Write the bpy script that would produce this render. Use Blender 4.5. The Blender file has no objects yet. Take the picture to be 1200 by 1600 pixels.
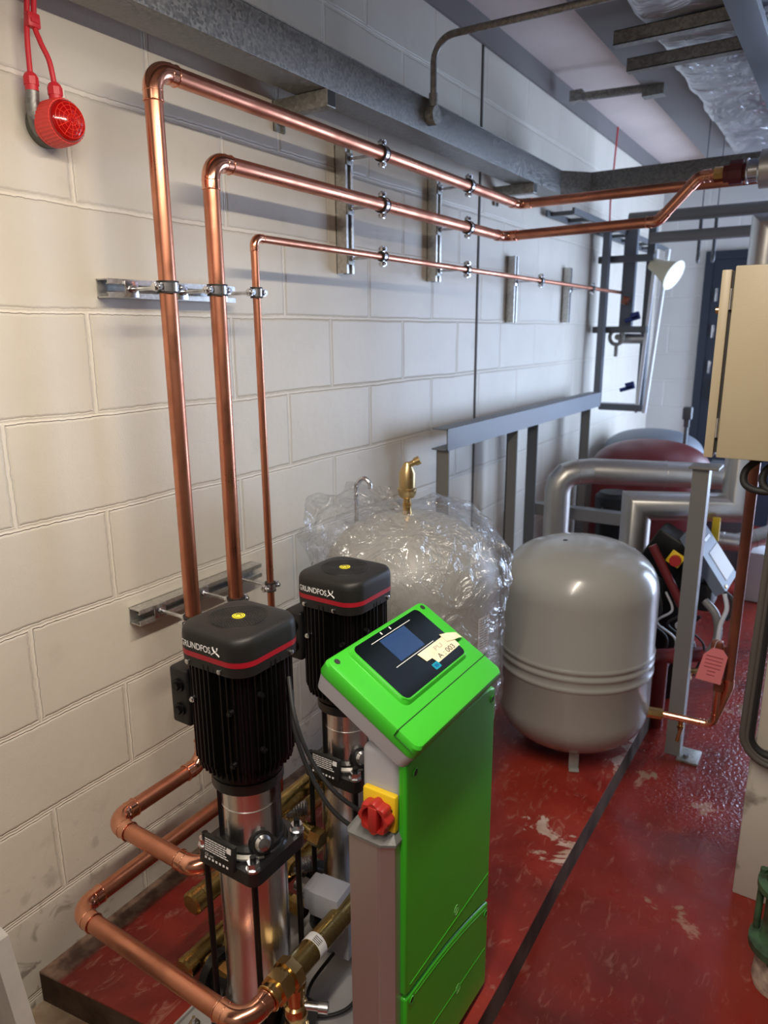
import bpy, bmesh, math, random
from mathutils import Vector, Matrix, noise
random.seed(7)
SC = bpy.context.scene
COL = SC.collection
PI = math.pi

# ------------------------------------------------------------ camera, light, exposure
CAM = Vector((1.448, 0.0, 1.555))
R = Matrix(((0.8403721, -0.12652817, 0.52703449),
            (0.54197069, 0.20786111, -0.81428591),
            (-0.00651987, 0.9699404, 0.24325523)))
cd = bpy.data.cameras.new('camera')
cd.sensor_fit = 'VERTICAL'; cd.sensor_height = 36; cd.sensor_width = 27
cd.lens = 36 * 1115.6 / 1600
cd.clip_start = 0.02
cd.dof.use_dof = True; cd.dof.focus_distance = 1.45; cd.dof.aperture_fstop = 4.2
cam = bpy.data.objects.new('camera', cd); COL.objects.link(cam)
cam.matrix_world = Matrix.Translation(CAM) @ R.to_4x4()
SC.camera = cam
SC.view_settings.view_transform = 'Standard'
SC.view_settings.look = 'None'
SC.view_settings.gamma = 1
SC.view_settings.use_curve_mapping = False
SC.view_settings.exposure = -0.38

W = bpy.data.worlds.new('daylight'); SC.world = W; W.use_nodes = True
W.node_tree.nodes['Background'].inputs[0].default_value = (0.55, 0.68, 1.0, 1)
W.node_tree.nodes['Background'].inputs[1].default_value = 1.0

def area(name, loc, rot, sx, sy, power, col):
    l = bpy.data.lights.new(name, 'AREA'); l.shape = 'RECTANGLE'; l.size = sx; l.size_y = sy
    l.energy = power; l.color = col
    o = bpy.data.objects.new(name, l); COL.objects.link(o); o.location = loc; o.rotation_euler = rot
    return o
# light of the near batten and an added rear fill (their fittings are built further down) and the daylight in the doorway
area('tube_light_near', (1.10, 0.70, 2.18), (0, math.radians(14), 0), 0.06, 1.25, 36, (1.0, 0.88, 0.74))
area('fill_light_rear', (1.25, -0.95, 2.50), (0, 0, 0), 0.1, 1.25, 24, (1.0, 0.90, 0.80))  # added fill lamp that brightens the lower left wall
area('doorway_daylight', (2.98, 5.55, 1.05), (0, math.radians(90), 0), 1.9, 1.3, 165, (0.57, 0.72, 1.0))

area('back_fill_light', (2.2, 6.33, 1.25), (math.radians(-90), 0, 0), 1.2, 1.9, 82, (0.57, 0.72, 1.0))  # added back light for the far wall and the floor glitter

# ------------------------------------------------------------ materials
MT = {}
def mat(name, col, rough=0.5, metal=0.0, col2=None, scale=8.0, lo=0.4, hi=0.65, detail=4, bump=0.0, bscale=None,
        rvar=0.0, stretch=None, coat=0.0, spec=None, emit=None, estr=0, trans=0.0, voro=False):
    m = bpy.data.materials.new(name); m.use_nodes = True
    nt = m.node_tree; N = nt.nodes; L = nt.links; b = N['Principled BSDF']
    b.inputs['Base Color'].default_value = (*col, 1)
    b.inputs['Roughness'].default_value = rough
    b.inputs['Metallic'].default_value = metal
    if coat: b.inputs['Coat Weight'].default_value = coat; b.inputs['Coat Roughness'].default_value = 0.12
    if spec is not None: b.inputs['Specular IOR Level'].default_value = spec
    if trans: b.inputs['Transmission Weight'].default_value = trans
    if emit: b.inputs['Emission Color'].default_value = (*emit, 1); b.inputs['Emission Strength'].default_value = estr
    if col2 or bump or rvar:
        tc = N.new('ShaderNodeTexCoord'); mp = N.new('ShaderNodeMapping')
        if stretch: mp.inputs['Scale'].default_value = stretch
        L.new(tc.outputs['Object'], mp.inputs['Vector'])
        if voro:
            nz = N.new('ShaderNodeTexVoronoi'); nz.inputs['Scale'].default_value = scale
            sep = N.new('ShaderNodeSeparateColor'); L.new(nz.outputs['Color'], sep.inputs[0]); fac = sep.outputs[0]
        else:
            nz = N.new('ShaderNodeTexNoise'); nz.inputs['Scale'].default_value = scale; nz.inputs['Detail'].default_value = detail
            fac = nz.outputs[0]
        L.new(mp.outputs[0], nz.inputs['Vector'])
        if col2:
            rp = N.new('ShaderNodeValToRGB'); rp.color_ramp.elements[0].position = lo; rp.color_ramp.elements[1].position = hi
            rp.color_ramp.elements[0].color = (*col, 1); rp.color_ramp.elements[1].color = (*col2, 1)
            L.new(fac, rp.inputs[0]); L.new(rp.outputs[0], b.inputs['Base Color'])
        if rvar:
            ma = N.new('ShaderNodeMapRange'); ma.inputs[3].default_value = max(0.02, rough - rvar); ma.inputs[4].default_value = rough + rvar
            ma.inputs[1].default_value = 0.3; ma.inputs[2].default_value = 0.7
            L.new(fac, ma.inputs[0]); L.new(ma.outputs[0], b.inputs['Roughness'])
        if bump:
            n2 = N.new('ShaderNodeTexNoise'); n2.inputs['Scale'].default_value = bscale or scale * 3; n2.inputs['Detail'].default_value = 3
            L.new(mp.outputs[0], n2.inputs['Vector'])
            bp = N.new('ShaderNodeBump'); bp.inputs['Strength'].default_value = bump; bp.inputs['Distance'].default_value = 0.004
            L.new(n2.outputs[0], bp.inputs['Height']); L.new(bp.outputs[0], b.inputs['Normal'])
    MT[name] = m
    return m
copper = mat('copper', (0.66, 0.28, 0.175), 0.34, 1.0, (0.42, 0.165, 0.10), 9, 0.45, 0.72, rvar=0.10, stretch=(1, 1, 1))
copper_new = mat('bright_copper', (0.86, 0.42, 0.28), 0.17, 1.0, (0.62, 0.26, 0.15), 14, 0.42, 0.75, rvar=0.06)
copper_dark = mat('dull_copper_paint', (0.30, 0.10, 0.06), 0.35, 0.5, (0.20, 0.07, 0.045), 6)
brass = mat('tarnished_brass', (0.50, 0.36, 0.13), 0.28, 1.0, (0.27, 0.19, 0.07), 16, 0.38, 0.68, rvar=0.1)
brass_new = mat('bright_brass', (0.78, 0.54, 0.24), 0.2, 1.0, (0.60, 0.40, 0.16), 20)
brass_satin = mat('satin_brass', (0.62, 0.47, 0.24), 0.33, 1.0, (0.5, 0.37, 0.18), 30)
galv = mat('galvanised_steel', (0.16, 0.16, 0.155), 0.45, 0.6, (0.27, 0.27, 0.255), 150, 0.1, 0.95, voro=True, rvar=0.10)
galv_dull = mat('dull_galvanised_steel', (0.24, 0.24, 0.22), 0.5, 0.6, (0.36, 0.36, 0.33), 120, 0.1, 0.9, voro=True)
zinc_channel = mat('bright_galvanised_channel', (0.50, 0.50, 0.48), 0.35, 0.85, (0.62, 0.62, 0.60), 120, 0.1, 0.9, voro=True)
zinc = mat('zinc_plated_steel', (0.72, 0.73, 0.75), 0.22, 1.0, (0.5, 0.51, 0.53), 30)
steel = mat('polished_stainless', (0.80, 0.78, 0.76), 0.27, 1.0, rvar=0.05, scale=30, stretch=(1, 1, 0.02))
alu = mat('aluminium_cladding', (0.60, 0.60, 0.58), 0.36, 0.9, (0.50, 0.49, 0.46), 5, rvar=0.06, bump=0.05, bscale=12)
black = mat('black_plastic', (0.012, 0.0115, 0.011), 0.5, spec=0.4)
black_gloss = mat('black_paint', (0.003, 0.003, 0.003), 0.38, spec=0.3)
castiron = mat('black_cast_iron', (0.012, 0.012, 0.012), 0.30, bump=0.15, bscale=90)
rubber = mat('black_rubber', (0.015, 0.015, 0.015), 0.6)
redband = mat('red_band', (0.36, 0.008, 0.02), 0.4)
white = mat('white_print', (0.85, 0.85, 0.85), 0.5)
paper = mat('white_label_paper', (0.72, 0.71, 0.69), 0.6)
ink = mat('dark_ink', (0.03, 0.03, 0.035), 0.6)
yellow = mat('yellow_plastic', (0.88, 0.60, 0.02), 0.4)
yellow_cap_m = mat('bright_yellow_cap', (0.90, 0.80, 0.04), 0.4)
redknob = mat('red_plastic', (0.42, 0.025, 0.02), 0.38)
green = mat('green_plastic', (0.045, 0.48, 0.022), 0.30)
greyp = mat('light_grey_plastic', (0.44, 0.45, 0.49), 0.42)
greydk = mat('dark_grey_plastic', (0.16, 0.165, 0.16), 0.45)
alu_panel = mat('anodised_grey_metal', (0.44, 0.42, 0.41), 0.30, 0.65)
glassblack = mat('black_glass', (0.003, 0.005, 0.005), 0.12, spec=0.16)
lcd = mat('blue_lcd', (0.01, 0.03, 0.08), 0.25, emit=(0.012, 0.045, 0.16), estr=0.55)
cyan = mat('cyan_sticker', (0.0, 0.33, 0.45), 0.4)
tape = mat('cream_paper_tape', (0.82, 0.76, 0.55), 0.6, col2=(0.74, 0.68, 0.48), scale=40)
tankgrey = mat('grey_tank_enamel', (0.34, 0.345, 0.325), 0.26, coat=0.35)
tankgrey2 = mat('grey_tank_enamel_satin', (0.36, 0.36, 0.335), 0.4)
framegrey = mat('grey_painted_steel', (0.19, 0.19, 0.185), 0.42)
framedark = mat('dark_grey_painted_steel', (0.10, 0.11, 0.12), 0.5)
bluegrey = mat('blue_grey_painted_steel', (0.15, 0.17, 0.20), 0.5)
redtank = mat('dark_red_enamel', (0.15, 0.012, 0.014), 0.4)
redpaint = mat('red_painted_steel', (0.15, 0.012, 0.012), 0.45)
beige = mat('beige_powder_coat', (0.40, 0.345, 0.235), 0.42, bump=0.06, bscale=300)
navy = mat('navy_door_paint', (0.014, 0.020, 0.032), 0.45)
whitep = mat('white_painted_plaster', (0.66, 0.66, 0.68), 0.6)
redlens = mat('red_lens', (0.38, 0.003, 0.003), 0.10, coat=0.5)
redridge = mat('red_beacon_body', (0.80, 0.055, 0.045), 0.4)
redcable = mat('red_cable', (0.62, 0.025, 0.04), 0.4)
greenpaint = mat('green_painted_iron', (0.06, 0.13, 0.065), 0.45, col2=(0.03, 0.05, 0.03), scale=25)
limescale = mat('limescale_crust', (0.62, 0.52, 0.42), 0.8, col2=(0.3, 0.24, 0.2), scale=30)
orangetag = mat('pink_paper_tag', (0.80, 0.24, 0.26), 0.6)
bluep = mat('blue_plastic', (0.01, 0.03, 0.20), 0.45)
cream = mat('cream_plastic', (0.70, 0.64, 0.45), 0.5)
wcable = mat('white_cable', (0.6, 0.62, 0.66), 0.5)
baseplate = mat('pale_grey_base_paint', (0.42, 0.41, 0.40), 0.4, col2=(0.34, 0.33, 0.32), scale=10)
timber = mat('grey_board', (0.42, 0.40, 0.37), 0.7, col2=(0.34, 0.32, 0.30), scale=12)
glow = mat('fluorescent_tube', (1, 1, 1), 0.5, emit=(1.0, 0.9, 0.78), estr=6)

def foil_mat():
    m = bpy.data.materials.new('wrinkled_foil'); m.use_nodes = True
    nt = m.node_tree; N = nt.nodes; L = nt.links; b = N['Principled BSDF']
    b.inputs['Metallic'].default_value = 0.95; b.inputs['Roughness'].default_value = 0.3
    b.inputs['Base Color'].default_value = (0.66, 0.67, 0.70, 1)
    tc = N.new('ShaderNodeTexCoord'); nz = N.new('ShaderNodeTexNoise')
    nz.inputs['Scale'].default_value = 9; nz.inputs['Detail'].default_value = 6; nz.inputs['Distortion'].default_value = 1.5
    L.new(tc.outputs['Object'], nz.inputs['Vector'])
    bp = N.new('ShaderNodeBump'); bp.inputs['Strength'].default_value = 0.9; bp.inputs['Distance'].default_value = 0.03
    L.new(nz.outputs[0], bp.inputs['Height']); L.new(bp.outputs[0], b.inputs['Normal'])
    return m
foil = foil_mat()

def film_mat():
    m = bpy.data.materials.new('clear_polythene'); m.use_nodes = True
    nt = m.node_tree; N = nt.nodes; L = nt.links; N.remove(N['Principled BSDF'])
    out = N['Material Output']
    tr = N.new('ShaderNodeBsdfTransparent'); tr.inputs[0].default_value = (0.93, 0.94, 0.95, 1)
    gl = N.new('ShaderNodeBsdfGlossy'); gl.inputs['Roughness'].default_value = 0.16; gl.inputs[0].default_value = (1, 1, 1, 1)
    df = N.new('ShaderNodeBsdfDiffuse'); df.inputs[0].default_value = (0.75, 0.78, 0.82, 1)
    tc = N.new('ShaderNodeTexCoord'); nz = N.new('ShaderNodeTexNoise')
    nz.noise_type = 'RIDGED_MULTIFRACTAL'; nz.inputs['Scale'].default_value = 11; nz.inputs['Detail'].default_value = 4; nz.inputs['Distortion'].default_value = 1.2; nz.inputs['Roughness'].default_value = 0.5; nz.inputs['Gain'].default_value = 2.0; nz.inputs['Offset'].default_value = 0.9
    L.new(tc.outputs['Object'], nz.inputs['Vector'])
    bp = N.new('ShaderNodeBump'); bp.inputs['Strength'].default_value = 0.9; bp.inputs['Distance'].default_value = 0.012
    L.new(nz.outputs[0], bp.inputs['Height']); L.new(bp.outputs[0], gl.inputs['Normal'])
    lw = N.new('ShaderNodeLayerWeight'); lw.inputs[0].default_value = 0.35; L.new(bp.outputs[0], lw.inputs['Normal'])
    mr = N.new('ShaderNodeMapRange'); mr.inputs[3].default_value = 0.07; mr.inputs[4].default_value = 0.42
    L.new(lw.outputs['Facing'], mr.inputs[0])
    m1 = N.new('ShaderNodeMixShader'); m1.inputs[0].default_value = 0.045
    L.new(tr.outputs[0], m1.inputs[1]); L.new(df.outputs[0], m1.inputs[2])
    m2 = N.new('ShaderNodeMixShader'); L.new(mr.outputs[0], m2.inputs[0]); L.new(m1.outputs[0], m2.inputs[1]); L.new(gl.outputs[0], m2.inputs[2])
    L.new(m2.outputs[0], out.inputs[0])
    return m
film = film_mat()

def ramp(N, L, fac, stops):
    r = N.new('ShaderNodeValToRGB'); e = r.color_ramp.elements
    while len(e) < len(stops): e.new(0.5)
    for i, (p, c) in enumerate(stops):
        e[i].position = p; e[i].color = (*c, 1) if len(c) == 3 else c
    L.new(fac, r.inputs[0]); return r.outputs[0]
def math_(N, L, op, a, b=None, clamp=False):
    n = N.new('ShaderNodeMath'); n.operation = op; n.use_clamp = clamp
    for i, v in enumerate((a, b)):
        if v is None: continue
        if isinstance(v, (int, float)): n.inputs[i].default_value = v
        else: L.new(v, n.inputs[i])
    return n.outputs[0]
def mixc(N, L, fac, a, b):
    n = N.new('ShaderNodeMix'); n.data_type = 'RGBA'
    for i, v in ((0, fac), (6, a), (7, b)):
        if isinstance(v, (int, float)): n.inputs[i].default_value = v
        elif isinstance(v, tuple): n.inputs[i].default_value = (*v, 1)
        else: L.new(v, n.inputs[i])
    return n.outputs[2]
def noise_(N, L, vec, scale, detail=4, dist=0, rough=0.5):
    n = N.new('ShaderNodeTexNoise'); n.inputs['Scale'].default_value = scale; n.inputs['Detail'].default_value = detail
    n.inputs['Distortion'].default_value = dist; n.inputs['Roughness'].default_value = rough
    L.new(vec, n.inputs['Vector']); return n.outputs[0]

def block_mat(name, axis, base, dirty=True):
    """painted concrete blockwork, 450 x 225 mm, struck joints; axis = 1 when the wall runs along Y, 0 along X"""
    m = bpy.data.materials.new(name); m.use_nodes = True
    nt = m.node_tree; N = nt.nodes; L = nt.links; b = N['Principled BSDF']
    b.inputs['Roughness'].default_value = 0.5
    g = N.new('ShaderNodeNewGeometry'); sp = N.new('ShaderNodeSeparateXYZ'); L.new(g.outputs['Position'], sp.inputs[0])
    wob = noise_(N, L, g.outputs['Position'], 3.0, 2); wob2 = noise_(N, L, g.outputs['Position'], 60, 3)
    dz = math_(N, L, 'ADD', math_(N, L, 'MULTIPLY', math_(N, L, 'SUBTRACT', wob, 0.5), 0.012), math_(N, L, 'MULTIPLY', math_(N, L, 'SUBTRACT', wob2, 0.5), 0.006))
    zz = math_(N, L, 'ADD', math_(N, L, 'SUBTRACT', sp.outputs[2], 0.023 + 0.0055), dz)
    yy = math_(N, L, 'ADD', math_(N, L, 'SUBTRACT', sp.outputs[axis], 0.356 - 0.0055), dz)
    cb = N.new('ShaderNodeCombineXYZ'); L.new(yy, cb.inputs[0]); L.new(zz, cb.inputs[1])
    def brick(size, smooth):
        br = N.new('ShaderNodeTexBrick'); L.new(cb.outputs[0], br.inputs['Vector'])
        br.inputs['Scale'].default_value = 1; br.inputs['Mortar Size'].default_value = size
        br.inputs['Mortar Smooth'].default_value = smooth
        br.inputs['Brick Width'].default_value = 0.45; br.inputs['Row Height'].default_value = 0.225
        br.offset = 0.5; br.offset_frequency = 2
        return br.outputs['Fac']
    f1 = brick(0.0065, 0.4); f2 = brick(0.012, 1.0)
    n1 = noise_(N, L, g.outputs['Position'], 2.2, 5, 0.6)
    colr = ramp(N, L, n1, [(0.3, tuple(c * 0.90 for c in base)), (0.62, base)])
    colr = mixc(N, L, math_(N, L, 'MULTIPLY', f1, 0.7), colr, tuple(min(1, c * 1.20) for c in base))
    if dirty:
        # scuffs and dirt that belong to the wall: patches near the floor, rare smudges higher up
        n3 = noise_(N, L, g.outputs['Position'], 14, 6, 1.2)
        low = N.new('ShaderNodeMapRange'); low.inputs[1].default_value = 0.45; low.inputs[2].default_value = 0.08; low.inputs[3].default_value = 0; low.inputs[4].default_value = 1
        L.new(sp.outputs[2], low.inputs[0])
        th = N.new('ShaderNodeMapRange'); th.inputs[1].default_value = 0.56; th.inputs[2].default_value = 0.66; L.new(n3, th.inputs[0])
        colr = mixc(N, L, math_(N, L, 'MULTIPLY', math_(N, L, 'MULTIPLY', th.outputs[0], low.outputs[0]), 0.75), colr, (0.16, 0.13, 0.10))
        n4 = noise_(N, L, g.outputs['Position'], 5.5, 4, 0.3)
        th2 = N.new('ShaderNodeMapRange'); th2.inputs[1].default_value = 0.66; th2.inputs[2].default_value = 0.80; L.new(n4, th2.inputs[0])
        colr = mixc(N, L, math_(N, L, 'MULTIPLY', th2.outputs[0], 0.45), colr, (0.38, 0.34, 0.25))
    L.new(colr, b.inputs['Base Color'])
    n5 = noise_(N, L, g.outputs['Position'], 220, 3); n6 = noise_(N, L, g.outputs['Position'], 35, 4)
    h = math_(N, L, 'ADD', math_(N, L, 'MULTIPLY', f1, 1.1), math_(N, L, 'MULTIPLY', f2, -1.3))
    h = math_(N, L, 'ADD', h, math_(N, L, 'ADD', math_(N, L, 'MULTIPLY', n5, 0.12), math_(N, L, 'MULTIPLY', n6, 0.25)))
    bp = N.new('ShaderNodeBump'); bp.inputs['Strength'].default_value = 0.8; bp.inputs['Distance'].default_value = 0.004
    L.new(h, bp.inputs['Height']); L.new(bp.outputs[0], b.inputs['Normal'])
    return m
wallm = block_mat('painted_blockwork', 1, (0.66, 0.62, 0.53))
wallx = block_mat('painted_blockwork_far', 0, (0.60, 0.59, 0.56), False)
ceilm = mat('ceiling_board', (0.66, 0.57, 0.53), 0.8, col2=(0.60, 0.52, 0.48), scale=3)
beamm = mat('dark_ceiling_beam', (0.17, 0.16, 0.155), 0.7)

def red_floor(name, plinth):
    m = bpy.data.materials.new(name); m.use_nodes = True
    nt = m.node_tree; N = nt.nodes; L = nt.links; b = N['Principled BSDF']
    g = N.new('ShaderNodeNewGeometry'); P = g.outputs['Position']; sp = N.new('ShaderNodeSeparateXYZ'); L.new(P, sp.inputs[0])
    red = ramp(N, L, noise_(N, L, P, 2.6, 5, 0.8), [(0.30, (0.10, 0.012, 0.009)), (0.5, (0.19, 0.018, 0.011)), (0.72, (0.27, 0.026, 0.015))] if not plinth else [(0.30, (0.10, 0.010, 0.008)), (0.5, (0.25, 0.022, 0.014)), (0.70, (0.36, 0.042, 0.022))])
    mp = N.new('ShaderNodeMapping'); mp.inputs['Scale'].default_value = (9, 3.5, 1); mp.inputs['Rotation'].default_value = (0, 0, 0.5); L.new(P, mp.inputs[0])
    s = noise_(N, L, mp.outputs[0], 4, 8, 1.0, 0.68)
    th = N.new('ShaderNodeMapRange'); th.inputs[1].default_value = 0.56; th.inputs[2].default_value = 0.70; L.new(s, th.inputs[0])
    red = mixc(N, L, math_(N, L, 'MULTIPLY', th.outputs[0], 0.55 if plinth else 0.30), red, (0.46, 0.24, 0.18))
    # chips worn through to the screed
    c1 = noise_(N, L, P, 4.2 if plinth else 2.6, 7, 0.5, 0.62); c2 = noise_(N, L, P, 1.3, 2)
    cc = math_(N, L, 'ADD', c1, math_(N, L, 'MULTIPLY', math_(N, L, 'SUBTRACT', c2, 0.5), 0.35))
    if plinth:   # most chips sit along the outer edge
        ed = N.new('ShaderNodeMapRange'); ed.inputs[1].default_value = 0.74; ed.inputs[2].default_value = 0.94; ed.inputs[3].default_value = -0.05; ed.inputs[4].default_value = 0.085
        L.new(sp.outputs[0], ed.inputs[0]); cc = math_(N, L, 'ADD', cc, ed.outputs[0])
    t2 = N.new('ShaderNodeMapRange'); t2.inputs[1].default_value = 0.655; t2.inputs[2].default_value = 0.675; L.new(cc, t2.inputs[0])
    chip = ramp(N, L, noise_(N, L, P, 12, 4), [(0.4, (0.62, 0.50, 0.42)), (0.6, (0.42, 0.30, 0.22))]) if plinth else ramp(N, L, noise_(N, L, P, 5, 4), [(0.4, (0.42, 0.22, 0.17)), (0.6, (0.26, 0.19, 0.11))])
    col = mixc(N, L, math_(N, L, 'MULTIPLY', t2.outputs[0], 0.85), red, chip)
    if plinth:   # unpainted concrete strip by the wall
        wn = math_(N, L, 'ADD', sp.outputs[0], math_(N, L, 'MULTIPLY', noise_(N, L, P, 14, 4), 0.05))
        t3 = N.new('ShaderNodeMapRange'); t3.inputs[1].default_value = 0.095; t3.inputs[2].default_value = 0.075; L.new(wn, t3.inputs[0])
        col = mixc(N, L, t3.outputs[0], col, ramp(N, L, noise_(N, L, P, 30, 4), [(0.4, (0.10, 0.055, 0.04)), (0.65, (0.26, 0.17, 0.12))]))
    if not plinth:   # bare screed beside the near end of the plinth
        ax_ = N.new('ShaderNodeMapRange'); ax_.inputs[1].default_value = 0.62; ax_.inputs[2].default_value = 0.42; L.new(math_(N, L, 'ADD', sp.outputs[0], math_(N, L, 'MULTIPLY', c1, 0.25)), ax_.inputs[0])
        ay_ = N.new('ShaderNodeMapRange'); ay_.inputs[1].default_value = 1.0; ay_.inputs[2].default_value = 0.85; L.new(sp.outputs[1], ay_.inputs[0])
        col = mixc(N, L, math_(N, L, 'MULTIPLY', ax_.outputs[0], ay_.outputs[0]), col, ramp(N, L, noise_(N, L, P, 9, 4), [(0.4, (0.22, 0.15, 0.10)), (0.65, (0.40, 0.31, 0.22))]))
    L.new(col, b.inputs['Base Color'])
    # roughness: glossy paint, wet beyond
    wet = N.new('ShaderNodeMapRange'); wet.inputs[1].default_value = 2.15; wet.inputs[2].default_value = 2.5; L.new(math_(N, L, 'ADD', sp.outputs[1], math_(N, L, 'MULTIPLY', c1, 0.3)), wet.inputs[0])
    dry = ramp(N, L, noise_(N, L, P, 6, 4), [(0.35, (0.24,) * 3), (0.65, (0.42,) * 3)])
    if plinth:
        L.new(dry, b.inputs['Roughness'])
        hh = noise_(N, L, P, 60, 4); st, ds = 0.25, 0.003
    else:
        L.new(mixc(N, L, wet.outputs[0], dry, (0.14, 0.14, 0.14)), b.inputs['Roughness'])
        fl = noise_(N, L, P, 75, 3, 0.4)
        hh = math_(N, L, 'ADD', math_(N, L, 'MULTIPLY', noise_(N, L, P, 60, 4), 0.12), math_(N, L, 'MULTIPLY', fl, wet.outputs[0])); st, ds = 0.6, 0.006
    bp = N.new('ShaderNodeBump'); bp.inputs['Strength'].default_value = st; bp.inputs['Distance'].default_value = ds
    L.new(hh, bp.inputs['Height']); L.new(bp.outputs[0], b.inputs['Normal'])
    return m
floorm = red_floor('red_floor_paint', False)
plinthm = red_floor('worn_red_plinth_paint', True)
kerbm = mat('dirty_brown_concrete', (0.06, 0.038, 0.026), 0.9, spec=0.15, col2=(0.13, 0.09, 0.064), scale=7, bump=0.3, bscale=60)

# ------------------------------------------------------------ mesh tools
WO = {}
def rotx(a): return Matrix.Rotation(a, 3, 'X')
def roty(a): return Matrix.Rotation(a, 3, 'Y')
def rotz(a): return Matrix.Rotation(a, 3, 'Z')
def frame(d, up=None):
    d = Vector(d).normalized()
    u = Vector(up) if up else (Vector((0, 0, 1)) if abs(d.z) < 0.9 else Vector((1, 0, 0)))
    x = u.cross(d).normalized(); y = d.cross(x)
    return Matrix((x, y, d)).transposed()
def fillet(pts, br, seg=8):
    pts = [Vector(p) for p in pts]; out = [pts[0]]
    for i in range(1, len(pts) - 1):
        a, b, c = pts[i - 1], pts[i], pts[i + 1]
        u = (a - b).normalized(); v = (c - b).normalized()
        ang = math.acos(max(-1, min(1, u.dot(v))))
        if ang > PI - 0.02: out.append(b); continue
        t = br / math.tan(ang / 2); t = min(t, 0.49 * (a - b).length if i > 1 else 0.98 * (a - b).length, 0.49 * (c - b).length if i < len(pts) - 2 else 0.98 * (c - b).length)
        rr = t * math.tan(ang / 2)
        cen = b + (u + v).normalized() * (rr / math.sin(ang / 2))
        p0 = b + u * t - cen; p1 = b + v * t - cen; tot = PI - ang
        ax = p0.cross(p1).normalized()
        for k in range(seg + 1):
            out.append(cen + Matrix.Rotation(tot * k / seg, 3, ax) @ p0)
    out.append(pts[-1]); return out
def spline(pts, n=10):
    P = [Vector(p) for p in pts]; P = [P[0] * 2 - P[1]] + P + [P[-1] * 2 - P[-2]]; out = []
    for i in range(1, len(P) - 2):
        for k in range(n):
            t = k / n; a, b, c, d = P[i - 1], P[i], P[i + 1], P[i + 2]
            out.append(0.5 * ((2 * b) + (c - a) * t + (2 * a - 5 * b + 4 * c - d) * t * t + (3 * b - a - 3 * c + d) * t ** 3))
    out.append(P[-2]); return out

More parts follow.
